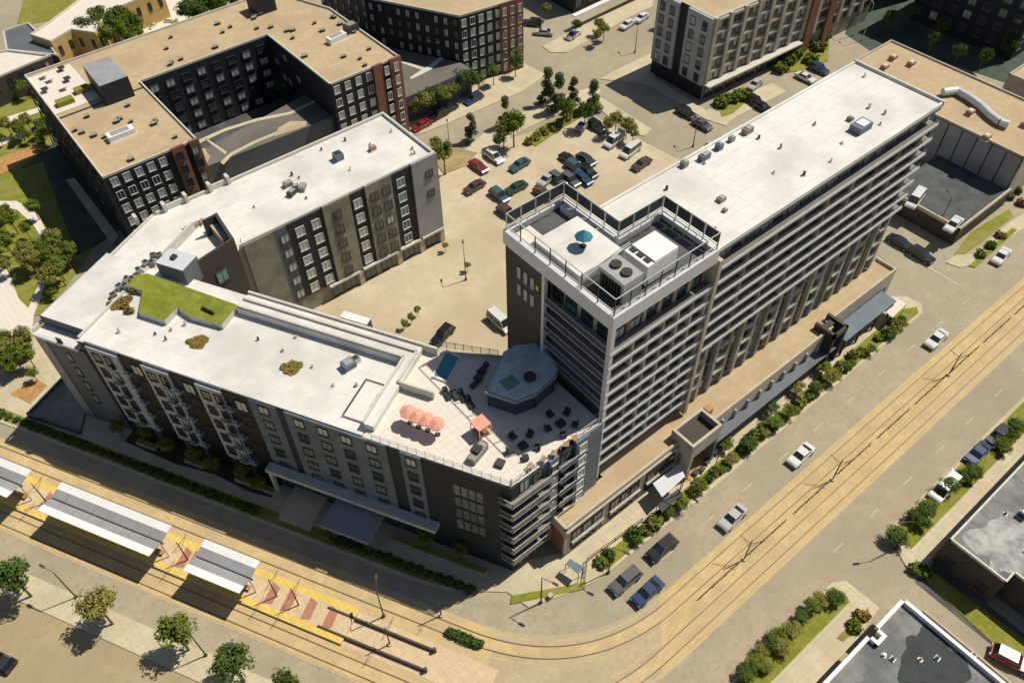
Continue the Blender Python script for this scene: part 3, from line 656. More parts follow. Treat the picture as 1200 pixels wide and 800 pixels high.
# ================================================================== POOL TERRACE
def rail(name, pts, z, h=1.1, gap=1.2, root=None, m='glassr', pm='whitep'):
    b = MB()
    for i in range(len(pts)-1):
        p, q = Vector(pts[i]), Vector(pts[i+1]); n = max(1, round((q-p).length/gap))
        b.add([(*p, z+.08), (*q, z+.08), (*q, z+h), (*p, z+h)], [(0,1,2,3)], M[m])
        b.bar((*p, z+h), (*q, z+h), .03, M[pm])
        for k in range(n+1): v = p.lerp(q, k/n); b.bar((*v, z), (*v, z+h+.15), .045, M[pm])
    return b.build(name, root)
rail('railing', [C(51.2, -.15), C(68.7, -.15), (CR[0]+.2, CR[1]+.15), (CX-.3, FY+.15)], ZT, root=root)
rail('railing', [(41.3, 54.4), (36.4, 60.6)], ZT, root=root, pm='dsteel')
parapet('parapet', [(44.2, 51.3), (41.0, 54.6), C(53.1, -15.2)], 17.5, ZT+.35, .25, root=root)
pv = [G2(x, y, 23.0) for x, y in ((568,459),(577,441),(583,432),(590,412),(604,404),(632,401),(642,408),(655,432),(652,441),(628,462),(604,471))]
np_ = len(pv); cx_, cy_ = sum(p[0] for p in pv)/np_, sum(p[1] for p in pv)/np_
pav = thing('pavilion', (cx_, cy_, ZT), 'faceted glassy pavilion with blue-grey roof and dark base on the shaded pool terrace', 'pavilion')
b = MB(); b.prism([((x-cx_)*.95+cx_, (y-cy_)*.95+cy_) for x, y in pv], 22.99, 23.12, M['pavroof']); b.build('roof', pav)
hx, hy = G2(621, 441, 23.3); b = MB(); b.bar((hx, hy, 23.12), (hx, hy, 23.4), .75, M['dsteel'], 14); b.build('roof_vent', pav)
hx, hy = G2(600, 446, 23.3); b = MB(); b.box(hx-1.2, hy-.8, 23.125, hx+.6, hy+.9, 23.22, M['teal']); b.build('skylight', pav)
b = MB(); b.prism(pv, 22.6, 22.985, M['lgreyp']); b.build('fascia', pav)
pin = [((x-cx_)*.92+cx_, (y-cy_)*.92+cy_) for x, y in pv]
b = MB(); b.prism(pin, ZT, 22.7, M['glass']); b.build('glass_wall', pav)
for x, y in pin: b = MB(); b.bar((x, y, ZT), (x, y, 22.7), .10, M['dsteel']); b.build('mullion', pav)
# pool
PX, PY = G2(522, 430, ZT)
po = thing('swimming_pool', (PX, PY, ZT), 'small rectangular turquoise plunge pool with pale edging on the roof terrace', 'pool')
pc = [Vector(G2(x, y, ZT)) for x, y in ((508,441),(523,413),(539,420),(524,447))]
cc = sum(pc, Vector((0, 0)))/4
sc = lambda k: [tuple((p-cc)*k+cc) for p in pc]
b = MB(); o_, i_ = sc(1.12), sc(.98)
for i in range(4): b.prism([o_[i], o_[(i+1)%4], i_[(i+1)%4], i_[i]], ZT, ZT+.28, M['whitep'])
b.build('edging', po); b = MB(); b.prism(sc(.975), ZT+.005, ZT+.18, M['water']); b.build('water', po)
# pink parasols with tables
um = thing('parasol', (0, 0, ZT)); n = 8
b = MB(); b.add([(0, 0, 2.75)]+[(1.05*cos(2*pi*i/n), 1.05*sin(2*pi*i/n), 2.25) for i in range(n)], [(0, 1+i, 1+(i+1) % n) for i in range(n)], M['pink'])
b.add([(0, 0, 2.60)]+[(1.05*cos(2*pi*i/n), 1.05*sin(2*pi*i/n), 2.13) for i in range(n)], [(0, 1+(i+1) % n, 1+i) for i in range(n)], M['pink'])
obj('canopy', b.mesh('canopy'), um, local=True)
b = MB(); b.bar((0, 0, 0), (0, 0, 2.75), .04, M['whitep'], 6); b.bar((0, 0, 0), (0, 0, .1), .35, M['dsteel'], 10); obj('pole', b.mesh('pole'), um, local=True)
upx = [(478, 481), (488, 486), (499, 490), (511, 495)]
for i, (x, y) in enumerate(upx):
    o = um if i == 0 else copy_tree(um); p = G(x, y, ZT+2.4); o.location = (p.x, p.y, ZT); o.rotation_euler.z = i
    tag(o, 'salmon pink parasol, %s of the row on the sunny terrace' % ('leftmost' if i == 0 else 'second from the left' if i == 1 else 'third from the left' if i == 2 else 'rightmost'), 'parasol', 'salmon parasols in a row')
# loungers, chairs, fire table, pods
def furn(name, label, cat, px, py, rot, parts, group=None, z=ZT):
    p = G(px, py, z); r = thing(name, p, label, cat, group); r.rotation_euler.z = rot
    for nm, bx in parts:
        b = MB()
        for q in bx: b.box(*q[:6], M[q[6]])
        obj(nm, b.mesh(nm), r, local=True)
    return r
lounge = lambda m: [('frame', [(-.95, -.32, .2, .95, .32, .3, 'dsteel')]), ('cushion', [(-.9, -.3, .3, .35, .3, .42, m)]), ('backrest', [(.35, -.3, .32, .9, .3, .72, m)])]
for i, (x, y) in enumerate(((524, 463), (533, 463), (542, 465), (551, 473))): furn('sun_lounger', 'dark sun lounger %s in the shaded row below the pool' % ('at the left end', 'second from left', 'third from left', 'at the right end')[i], 'sun lounger', x, y, 1.35, lounge('frame'), 'dark loungers below the pool')
for i, (x, y) in enumerate(((558, 450), (562, 441), (566, 433))): furn('sun_lounger', 'dark sun lounger between the pool and the pavilion, %s of three' % ('nearest the viewer', 'middle', 'farthest')[i], 'sun lounger', x, y, .2, lounge('frame'), 'dark loungers beside the pavilion')
for i, (x, y) in enumerate(((442, 472), (440, 478), (438, 484))): furn('sun_lounger', 'olive sun lounger by the white roof edge, %s of three' % ('upper', 'middle', 'lower')[i], 'sun lounger', x, y, .4, lounge('leafy'), 'olive loungers')
chair = lambda m: [('seat', [(-.38, -.38, .15, .38, .38, .45, m)]), ('backrest', [(-.38, .25, .45, .38, .4, .85, m)])]
for j, (x, y, wd) in enumerate(((613, 523, 'lower left'), (657, 497, 'upper right'))):
    f = furn('fire_table', 'round dark fire table ringed by seats on the shaded terrace, %s one' % wd, 'table', x, y, 0, [('top', [(-.42, -.42, .4, .42, .42, .5, 'dsteel')]), ('base', [(-.5, -.5, 0, .5, .5, .4, 'frame')])])
    for i in range(5):
        a = 2*pi*i/5+.4; p = G(x, y, ZT)
        c_ = furn('armchair', 'dark armchair around the %s fire table of the shaded terrace' % wd, 'chair', x, y, a-pi/2, chair('frame'), 'armchairs round the %s fire table' % wd); c_.location = (p.x+1.7*cos(a), p.y+1.7*sin(a), ZT)
furn('cabana', 'cream cube cabana beside a dark one at the edge of the shade', 'cabana', 564, 507, 0, [('roof', [(-.9, -.9, 1.9, .9, .9, 2.1, 'pink')]), ('post', [(-.9, -.9, 0, -.8, -.8, 1.9, 'whitep')]), ('post', [(.8, .8, 0, .9, .9, 1.9, 'whitep')]), ('post', [(-.9, .8, 0, -.8, .9, 1.9, 'whitep')]), ('post', [(.8, -.9, 0, .9, -.8, 1.9, 'whitep')]), ('bench', [(-.7, -.7, 0, .7, .7, .5, 'wood')])])
furn('grill_counter', 'brown grill counter with dark top on the sunny terrace corner', 'counter', 560, 533, .3, [('counter', [(-1.4, -.55, 0, 1.4, .55, .95, 'stucco')]), ('grill', [(-.5, -.4, .95, .5, .4, 1.35, 'dsteel')]), ('sink', [(.8, -.3, .95, 1.2, .3, 1.05, 'steel')])])
furn('bench', 'brown square bench with dark lid by the grill counter', 'bench', 562, 524, .3, [('seat', [(-.8, -.6, 0, .8, .6, .5, 'brown')]), ('lid', [(-.5, -.4, .5, .5, .4, .62, 'dsteel')])])
furn('ottoman', 'brown padded ottoman near the terrace corner railing', 'ottoman', 586, 544, .5, [('seat', [(-.5, -.5, .1, .5, .5, .5, 'brown')]), ('foot', [(-.4, -.4, 0, .4, .4, .1, 'dsteel')])])
for i, (x, y) in enumerate(((622, 549), (637, 541), (649, 534), (663, 524), (673, 516))): furn('cafe_table', 'small round cafe table by the avenue railing of the terrace, %s from the corner' % ('first', 'second', 'third', 'fourth', 'fifth')[i], 'table', x, y, .3*i, [('top', [(-.35, -.35, .68, .35, .35, .74, 'wood')]), ('stem', [(-.05, -.05, 0, .05, .05, .68, 'dsteel')])], 'cafe tables by the railing')
# rooftop units of the white roofs
def unit(px, py, z, l, w_, h_, lab, m='stucco', lid='steel', rot=0, name='rooftop_unit', group=None):
    return furn(name, lab, 'rooftop unit', px, py, rot, [('casing', [(-l/2, -w_/2, 0, l/2, w_/2, h_, m)]), ('grille', [(-l/3, -w_/3, h_, l/3, w_/3, h_+.12, lid)]), ('curb', [(-l/2-.1, -w_/2-.1, -.0, l/2+.1, w_/2+.1, .12, 'whitep')])], group, z)
unit(409, 430, ZR, 1.6, 1.4, 1.0, 'grey box unit with two fans on the white slanted roof', 'slate')
unit(418, 424, ZR, .9, .9, .9, 'small steel fan unit touching the grey box unit', 'steel', 'dsteel')
unit(397, 187, ZN, 1.4, 1.4, 1.3, 'teal-grey unit on the straight wing roof', 'slate', 'dsteel')
unit(437, 176, ZN, 1.1, .8, .8, 'small brown unit on the straight wing roof near its end', 'wood')
for i, (x, y, l) in enumerate(((338, 218, 1.4), (343, 228, 1.6), (355, 222, 1.5), (347, 222, 1.0))): unit(x, y, ZN, l, 1.0, .8, 'olive brown roof unit %s in the cluster on the straight wing' % ('at the top', 'at the bottom', 'at the right', 'in the middle')[i], 'brown' if i % 2 else 'stucco', 'steel', .4*i, group='roof unit cluster')
for i in range(11):
    a = (134+i*5.2+(i % 3)*2, 348-i*4.6-(i % 2)*5); unit(a[0], a[1], ZR, .9, .7, .7+.1*(i % 3), 'small steel condenser in the line beside the turf patch', 'steel' if i % 2 else 'stucco', 'dsteel', .3*i, 'condenser', 'condensers along the step in the roof')
for i in range(4): unit(219+i*6, 271-i*3, ZN, 1.0, .8, .6, 'small rust-coloured roof box beside the stair screen', 'wood', 'steel', .4, 'condenser', 'rust boxes by the stair screen')
b = MB(); b.T = Matrix.Translation(G(367, 363-15, 19)) ; b.T = None
b = MB(); b.prism([C(38.6, -15.12), C(42.6, -15.12), C(42.6, -16.3), C(38.6, -16.3)], 17.5, 21.2, M['frame'], M['whitep']); b.build('lift_housing', root)

# ================================================================== SURROUNDING BUILDINGS
def facade(root, p0, p1, n, z0, dz, nf, w=1.5, h=1.6, fr='frame', pb=.5, t0=1.5, t1=1.5, out=.02, skip=()):
    wl = Wall(p0, p1); L_ = wl.len
    for i in range(n):
        if i in skip: continue
        t = t0+(L_-t0-t1)*(i/(max(1, n-1)))
        for k in range(nf): window(root, wl, t, z0+dz*k, w, h, fr, 'blind' if random.random() < pb else 'glass', out)
    return wl
def vents(poly_xy, z, n, seed, group, desc):
    rnd = random.Random(seed); x0_, y0_, x1_, y1_ = poly_xy
    for i in range(n):
        x, y = rnd.uniform(x0_, x1_), rnd.uniform(y0_, y1_); r = thing('roof_vent', (x, y, z), desc, 'vent', group)
        b = MB(); s_ = rnd.uniform(.25, .42); b.box(-s_, -s_, 0, s_, s_, .5, M['dsteel']); b.box(-s_*1.3, -s_*1.3, .5, s_*1.3, s_*1.3, .58, M['stucco']); obj('cowl', b.mesh('cowl'), r, local=True)
Z1 = 17.0
ub = thing('apartment_block', (46, 147, 0), 'dark U-shaped apartment block with tan gravel roof and brick corners, upper left', 'building')
Upoly = [(17.2, 127.6), (33.8, 127.6), (33.8, 151.7), (60.2, 151.7), (60.2, 127.6), (75.6, 127.6), (75.6, 153), (70, 168), (17.8, 168)]
b = MB(); b.prism(Upoly, 0, Z1, M['black'], M['gravel']); b.build('body', ub)
parapet('parapet', Upoly, Z1, Z1+.4, .25, 'coping', True, ub)
b = MB(); b.prism([(26.0, 148.0), (31.2, 148.0), (31.2, 157), (26.3, 157)], Z1, 21, M['black'], M['lgreyp']); b.build('penthouse', ub)
b = MB(); b.prism([(62.5, 160), (67, 160), (67, 164), (62.5, 164)], Z1, 20.6, M['black'], M['greyp']); b.build('penthouse', ub)
b = MB(); b.sheet([(17.6, 151.5), (25.9, 151.5), (25.9, 167), (17.9, 167)], Z1+.05, M['terr']); b.sheet([(17.6, 149.5), (33.5, 149.5), (33.5, 150.0), (17.6, 150.0)], Z1+.06, M['dsteel']); b.build('roof_terrace', ub)
b = MB()
for x, y, l, w_ in ((19, 153, 3, 1.6), (23, 155, 2.6, 1.5)): b.box(x, y, Z1+.06, x+l, y+w_, Z1+.9, M['grass'])
b.build('planter', ub)
for i, (x, y) in enumerate(((19, 160), (21, 163), (23.5, 161), (20.5, 165), (24, 165.5), (22, 158.5))):
    r = thing('garden_table', (x, y, Z1+.05), 'small garden table on the roof terrace of the dark U-shaped block', 'table', 'tables on the roof terrace')
    b = MB(); b.box(-.6, -.6, .65, .6, .6, .72, M['terr' if i % 2 else 'dsteel']); obj('top', b.mesh('top'), r, local=True)
    b = MB(); b.box(-.5, -.5, 0, -.4, -.4, .65, M['dsteel']); b.box(.4, .4, 0, .5, .5, .65, M['dsteel']); obj('leg', b.mesh('leg'), r, local=True)
facade(ub, (17.2, 127.6), (28.6, 127.6), 5, 1.2, 2.75, 6, 1.25, 1.6, 'lframe', .6)
wp('brick_corner', Wall((17.2, 127.6), (33.8, 127.6)), [(11.8, 14.0, 0, Z1+.6, 0, .5, M['brick']), (15.0, 16.7, 0, Z1+.6, 0, .5, M['brick'])], ub)
facade(ub, (29.0, 127.55), (33.8, 127.55), 2, 1.2, 2.75, 6, 1.2, 1.7, 'frame', .3, 1.0, 1.0, .52)
facade(ub, (33.8, 136), (33.8, 151.7), 5, 3.6, 2.65, 5, 1.8, 1.5, 'frame', .45, 2, 2)
facade(ub, (33.8, 151.7), (60.2, 151.7), 8, 3.6, 2.65, 5, 1.8, 1.5, 'frame', .5, 2, 2)
facade(ub, (60.2, 151.7), (60.2, 139), 5, 3.6, 2.65, 5, 1.7, 1.5, 'frame', .35, 2, 2)
facade(ub, (60.2, 127.6), (69.5, 127.6), 4, 1.2, 2.75, 6, 1.25, 1.6, 'lframe', .6, 1.2, 1.0)
wp('brick_corner', Wall((60.2, 127.6), (75.6, 127.6)), [(9.2, 11.2, 0, Z1+.6, 0, .5, M['brick']), (13.0, 15.5, 0, Z1+.55, 0, .5, M['brick'])], ub)
facade(ub, (71.4, 127.55), (75.6, 127.55), 2, 1.2, 2.75, 6, 1.0, 1.7, 'lframe', .6, .8, 1.2, .52)
facade(ub, (17.2, 168), (17.2, 127.6), 12, 1.2, 2.75, 6, 1.5, 1.6, 'frame', .15, 2, 2)
facade(ub, (75.6, 127.6), (75.6, 153), 7, 1.2, 2.75, 6, 1.5, 1.6, 'frame', .3, 2, 2)
b = MB(); b.prism([(33.82, 130.4), (60.18, 129.2), (60.18, 139.5), (33.82, 135.2)], 0, 9.6, M['greyp'], M['deckg']); b.build('courtyard_deck', ub)
b = MB(); b.prism([(33.82, 135.3), (60.18, 139.6), (60.18, 151.68), (33.82, 151.68)], 0, 3.0, M['dkroof_shade'], M['dkroof_shade']); b.build('sunken_court', ub)  # court floor coloured dark so that shade seems to fill it
b = MB()
for pl in ([(228,166),(262,151),(300,139),(340,131),(372,116),(373,118),(341,134),(301,142),(263,154),(230,170)], [(258,190),(270,179),(300,164),(340,148),(343,150),(301,167),(272,182),(262,193)], [(240,163),(243,163),(266,178),(264,181)]):
    b.sheet([G2(x, y, 9.62) for x, y in pl], 9.62, M['concrete'])
b.build('deck_path', ub)
b = MB(); b.sheet([G2(x, y, 9.61) for x, y in ((229,174),(240,174),(246,184),(242,193),(237,196))], 9.61, M['gravel']); b.build('deck_bed', ub); b = MB(); b.sheet([G2(x, y, 9.63) for x, y in ((322,160),(326,150),(340,142),(360,142),(358,148))], 9.63, M['gravel']); b.build('deck_bed', ub)
vents((18.5, 129, 33, 147), Z1, 13, 3, 'vents on the lower left tan roof', 'small dark vent on the tan roof above the brick corner')
vents((36, 153, 66, 166), Z1, 16, 4, 'vents on the far bar of the U block', 'small dark vent on the far bar of the tan U-shaped roof')
vents((61.5, 129, 74.5, 152), Z1, 14, 5, 'vents on the right arm of the U block', 'small dark vent on the right arm of the tan U-shaped roof')
unit(143, 160, Z1, 4.6, 1.8, 1.1, 'long pale rooftop unit on the tan roof above the lower left brick corner', 'whitep', 'steel', .0)
unit(395, 48, Z1, 4.0, 1.6, 1.2, 'long pale rooftop unit on the right arm of the tan roof', 'whitep', 'steel', .1)
unit(412, 37, Z1, 2.6, 2.0, 1.6, 'black screened box beside the long pale unit on the tan roof', 'frame', 'stucco', .1)
# second dark block
Z2 = 16.0
sb = thing('apartment_block', (97, 148, 0), 'dark apartment block with tan roof and a brick corner at the top middle', 'building')
Sp = [(93.6, 133.8), (110.6, 131.8), (112.5, 160), (84.5, 172), (84, 154)]
Sp = [(95.0, 134.2), (110.2, 131.8), (113.0, 175), (86, 178), (84.6, 154)]
b = MB(); b.prism(Sp, 0, Z2, M['black'], M['gravel']); b.build('body', sb); parapet('parapet', Sp, Z2, Z2+.45, .25, 'coping', True, sb)
wl = facade(sb, Sp[0], Sp[1], 5, 1.0, 2.55, 6, 1.15, 1.6, 'lframe', .7, 1.0, 6.2)
wp('brick_corner', Wall(Sp[0], Sp[1]), [(9.6, 15.3, 0, Z2+.5, 0, .4, M['brick'])], sb)
facade(sb, Wall(Sp[0], Sp[1]).xy(9.8), Sp[1], 3, 1.0, 2.55, 6, .9, 1.7, 'lframe', .5, .8, 1.0, .42)
facade(sb, Sp[4], Sp[0], 10, 1.0, 2.55, 6, 1.0, 1.7, 'frame', .6, 1.2, 1.0)
facade(sb, Sp[3], Sp[4], 7, 1.0, 2.55, 6, 1.2, 1.7, 'frame', .5, 1.2, 1.0)
facade(sb, Sp[1], Sp[2], 10, 1.0, 2.55, 6, 1.2, 1.7, 'lframe', .5)
b = MB(); b.prism([(75.62, 130.5), (94.6, 130.5), (94.6, 134), (84.4, 154), (84.4, 165), (75.62, 165)], 0, 6.0, M['greyp'], M['deckg']); b.build('courtyard_deck', sb)  # set low for longer shadows, dark top paints in further shade
b = MB(); n = 22; kx, ky = G2(494, 47, 6.1)
b.sheet([(kx+4.0*cos(2*pi*i/n), ky+3.4*sin(2*pi*i/n)) for i in range(n)], 6.03, M['coping']); b.sheet([(kx+3.8*cos(2*pi*i/n), ky+3.2*sin(2*pi*i/n)) for i in range(n)], 6.05, M['tar'])
for pl in ([(468,70),(498,80),(525,60),(526,63),(505,82),(482,93),(480,91),(494,82),(468,73)],): b.sheet([G2(x, y, 6.04) for x, y in pl], 6.04, M['coping'])
b.build('deck_path', sb)
# beige block
gb = thing('apartment_block', (150, 108, 0), 'beige five storey apartment block with gridded windows at the top right', 'building')
Gp = [(130.8, 96.6), (187, 94.0), (187, 110), (130.8, 111.5)]
b = MB(); b.prism(Gp, 0, 18, M['stucco'], M['gravel']); b.build('body', gb); parapet('parapet', Gp, 18, 18.5, .3, 'coping', True, gb)
wg = Wall((130.8, 111.5), (130.8, 96.6))
wp('panel', wg, [(0, 6.0, 3.5, 18.4, 0, .6, M['baygrey']), (8.4, 14.9, 3.5, 18.4, 0, .6, M['baygrey']), (6.0, 8.4, 0, 18.6, 0, .1, M['black']), (0, 6.0, 0, 3.5, 0, .1, M['black']), (8.4, 14.9, 0, 3.5, 0, .1, M['black'])], gb)
for t in (1.6, 4.3, 10.0, 13.2):
    for k in range(5): window(gb, wg, t, 4.0+2.85*k, 1.3, 1.8, 'frame', rp(.3), .62)
wh = Wall((130.8, 96.6), (187, 94.0))
for i in range(13):
    wp('pilaster', wh, [(i*4.3+.05, i*4.3+1.0, 4.0, 18.45, 0, .5, M['beige'])], gb)
    for k in range(5):
        wp('spandrel', wh, [(i*4.3+1.0, i*4.3+4.35, 6.5+k*2.9-.6, 6.5+k*2.9-.1, 0, .3, M['beige'])], gb) if k < 5 else None
        for t in (1.8, 3.4): window(gb, wh, i*4.3+t, 4.2+k*2.9, 1.2, 1.7, 'frame', rp(.35), .04)
wp('canopy', wh, [(0, 30, 3.5, 3.85, 0, 1.8, M['coping'])], gb)
for i in range(9): window(gb, wh, 2+i*3.3, .3, 2.6, 2.9, 'frame', 'glass', .05)
for t in (31.5, 38.5): wp('brown_panel', wh, [(t, t+2.2, 0, 18.6, 0, .8, M['brick'])], gb)
# tan-roofed hall and the parking deck
th = thing('warehouse', (156, 56, 0), 'low hall with tan gravel roof and grooved grey concrete wall beyond the tower', 'building')
b = MB(); b.prism([(147.3, 37), (178, 37), (178, 46), (165, 46), (165, 76), (153, 76), (147.3, 60)], 0, 10, M['beige'], M['gravel']); b.build('body', th)
parapet('parapet', [(147.3, 37), (178, 37), (178, 46), (165, 46), (165, 76), (153, 76), (147.3, 60)], 10, 10.35, .3, 'stone', True, th)
wt = Wall((147.3, 60), (147.3, 37))
for i in range(8): wp('concrete_panel', wt, [(i*2.87+.12, i*2.87+2.75, .1, 9.9, 0, .25, M['lgreyp'])], th)
wp('dark_joint', wt, [(0, 23, 0, 9.8, 0, .03, M['black'])], th)
for i in range(4): wp('concrete_panel', Wall((147.3, 37), (178, 37)), [(i*7.6+.15, i*7.6+7.4, .1, 9.9, 0, .2, M['beige'])], th)
# big bent duct
dp = [G(x, y, 10.9) for x, y in ((1105,108),(1122,106),(1136,114),(1150,124),(1160,134),(1172,143),(1182,146))]
du = thing('roof_duct', (dp[2].x, dp[2].y, 10), 'large bent silver duct lying on the tan roof at the right edge', 'duct')
for i in range(len(dp)-1):
    b = MB(); b.bar(dp[i], dp[i+1], .75, M['bluewhite'], 10); b.build('duct_segment', du)
for i in (1, 3, 5): b = MB(); b.bar((dp[i].x, dp[i].y, 10), (dp[i].x, dp[i].y, 10.6), .2, M['dsteel']); b.build('support', du)
for i, (x, y) in enumerate(((1046,70),(1067,77),(1036,81),(1136,134),(1155,163),(1200,148))): unit(x, y, 10, 1.5, 1.2, .9, '%s roof box on the tan hall roof' % ('upper left brown', 'upper middle brown', 'tiny', 'middle brown below the duct', 'rust coloured lower', 'right edge')[i], 'wood', 'coping')
dk = thing('parking_deck', (138, 43, 0), 'raised parking deck in painted shade with brown retaining wall below the grooved concrete hall', 'parking deck')
b = MB(); b.prism([(129.8, 36.2), (147.2, 36.2), (147.2, 51), (129.8, 51)], 0, 3.2, M['brown'], M['dkroof_shade']); b.build('deck', dk)  # dark top stands in for shade lying over the deck
parapet('parapet', [(129.8, 51), (129.8, 36.2), (147.0, 36.2)], 3.2, 3.9, .35, 'stone', root=dk)
unit(1196, 95, 11, 8, 6, .1, 'tan roof corner at the right edge', 'gravel', 'gravel') if 0 else None
rb = thing('warehouse', (190, 46, 0), 'tan flat-roofed building cut off by the right edge', 'building')
q = Vector(G2(1182, 88, 10)); b = MB(); b.prism([(q.x, q.y), (q.x, q.y-14), (q.x+25, q.y-14), (q.x+25, q.y)], 0, 10, M['beige'], M['gravel']); b.build('body', rb); parapet('parapet', [(q.x, q.y), (q.x, q.y-14), (q.x+25, q.y-14), (q.x+25, q.y)], 10, 10.4, .3, 'stone', True, rb)
# tall dark blocks at the top right
for j, (p_, h_, lab) in enumerate((([(196, 62), (225, 62), (225, 88), (196, 88)], 25, 'tall dark shaded block with pale roof edge, right of two at the top right'), ([(203, 93), (235, 93), (235, 125), (203, 125)], 27, 'tall dark block in shade, left of two at the top right'), ([(185, 114), (200, 114), (200, 140), (185, 140)], 14, 'dark low block behind the beige apartment block'))):
    r = thing('office_block', (p_[0][0]+10, p_[0][1]+10, 0), lab, 'building'); b = MB(); b.prism(p_, 0, h_, M['black'], M['dkroof_shade']); b.build('body', r)
    parapet('parapet', p_, h_, h_+.5, .4, 'lgreyp', True, r)
    facade(r, p_[3], p_[0], 7, 2, 3.1, int(h_/3.1)-1, 1.9, 1.8, 'greyp', .15, 2, 2); facade(r, p_[0], p_[1], 6, 2, 3.1, int(h_/3.1)-1, 1.9, 1.8, 'greyp', .15, 2, 2)
# yellow brick house with white roof, and left house
def poly_house(name, lab, px, z, wm, rm, nwin=5, cat='building'):
    pts = [G2(x, y, z) for x, y in px]; a = sum(pts[i][0]*pts[(i+1) % len(pts)][1]-pts[(i+1) % len(pts)][0]*pts[i][1] for i in range(len(pts)))
    if a < 0: pts = pts[::-1]
    r = thing(name, (*pts[0], 0), lab, cat); b = MB(); b.prism(pts, 0, z, M[wm], M[rm]); b.build('body', r); parapet('parapet', pts, z, z+.4, .3, 'coping', True, r)
    for i in range(len(pts)):
        L_ = (Vector(pts[i])-Vector(pts[(i+1) % len(pts)])).length
        if L_ > 5: facade(r, pts[i], pts[(i+1) % len(pts)], max(2, int(L_/2.6)), z-2.6 if z < 7 else z-3.6, 2.6, 1, .9, 2.0, 'frame', .05)
    return r
poly_house('brick_house', 'yellow brick house with a long white roof at the upper left corner', [(36, 42), (60, 26), (100, -4), (150, -25), (190, -12), (126, 16), (112, 40), (84, 36), (60, 50)], 7, 'yell', 'terr')
poly_house('house', 'dark grey roofed annex with skylights left of the yellow house', [(4, 38), (34, 28), (58, 52), (68, 66), (48, 64), (8, 60)], 5.5, 'brown', 'greyp')
poly_house('house', 'low pale-roofed house at the left edge', [(-30, 68), (10, 60), (60, 66), (30, 78), (-30, 104)], 6, 'brown', 'terr')

# ================================================================== BOTTOM RIGHT ROOFS
c1 = Vector(G2(1060, 705, 4.5)); c1b = Vector((c1.x-17.5, c1.y+.6)); 
lr = thing('shop_building', (c1.x-8, c1.y-8, 0), 'flat-roofed building with stained grey roof and thick white parapet, bottom edge', 'building')
P1 = [(c1.x, c1.y), (c1.x-40, c1.y), (c1.x-40, c1.y-30), (c1.x, c1.y-30)]
P1 = [(c1.x-.1, c1.y), (c1.x-5.2, c1.y), (c1.x-5.2, c1.y-1.1), (c1.x-7.0, c1.y-1.1), (c1.x-7.0, c1.y), (c1.x-40, c1.y), (c1.x-40, c1.y-30), (c1.x, c1.y-30)][::-1]
b = MB(); b.prism(P1, 0, 3.9, M['stone'], M['grroof']); b.build('body', lr); parapet('parapet', P1[::-1][::-1] if False else P1, 3.9, 4.6, .45, 'whitep', True, lr)
rnd = random.Random(5)
def blob(cx, cy, rx, ry, z, m, name, root, n=26, seed=1, js=.22):
    rr = random.Random(seed); ph = [rr.uniform(0, 6) for _ in range(4)]
    pts = []
    for i in range(n):
        a = 2*pi*i/n; k = 1+js*sin(3*a+ph[0])+js*.6*sin(5*a+ph[1])+js*.4*sin(9*a+ph[2]); pts.append((cx+rx*k*cos(a), cy+ry*k*sin(a)))
    b = MB(); b.sheet(pts, z, m); return b.build(name, root)
q = G(1090, 748, 3.9); blob(q.x-2.0, q.y-1.6, 4.0, 3.5, 3.915, M['liner'], 'ponding_stain', lr, 40, 2, .18)
for i, (x, y) in enumerate(((1046, 772), (1098, 771), (1140, 768))): unit(x, y, 3.9, .45, .4, .4, '%s small steel vent on the stained grey roof' % ('left', 'middle', 'right')[i], 'stucco', 'dsteel')
c2 = Vector(G2(1115, 629, 6))
l2 = thing('shop_building', (c2.x+8, c2.y-6, 0), 'flat grey-roofed building with dark shaded side wall at the right edge', 'building')
P2 = [(c2.x-.3, c2.y), (c2.x-.3, c2.y-7.5), (c2.x+1.6, c2.y-7.5), (c2.x+1.6, c2.y-25), (c2.x+45, c2.y-25), (c2.x+45, c2.y)]
b = MB(); b.prism(P2, 0, 5.6, M['brown'], M['grroof']); b.build('body', l2); parapet('parapet', P2, 5.6, 6.0, .25, 'coping', True, l2)
facade(l2, P2[0], P2[1], 2, 1.2, 2, 1, 1.4, 1.6, 'frame', 0); facade(l2, (c2.x+45, c2.y), P2[0], 12, 1, 2, 1, 1.8, 2, 'frame', .2)
q = G(1150, 650, 5.6); blob(q.x+4, q.y-1, 5.0, 3.4, 5.615, mat('worn_membrane', (.40, .39, .37), .9, .2, .3, big=.5, tint=(.2, .21, .2)), 'worn_patch', l2, 40, 3, .2)
unit(1198, 604, 5.6, 1.2, 1.0, 1.0, 'black and white roof box on the grey roof at the right edge', 'frame', 'whitep')
b = MB(); b.box(c2.x-4.6, c2.y-26, -.01, c2.x-.32, c2.y-.2, .03, M['dkroof_shade']); b.build('painted_shade_strip', kind='structure')  # dark strip painted as the shadow at the wall base
b = MB(); w_ = thing('wall', (c1.x+3.5, c1.y-6, 0), 'low pale kerb wall beside the grass strip in the alley', 'wall')
for y0_, y1_ in ((c1.y-2, c1.y-22),):
    b.box(c1.x+3.4, y1_, 0, c1.x+3.65, y0_, .5, M['stone'])
b.build('coping', w_)

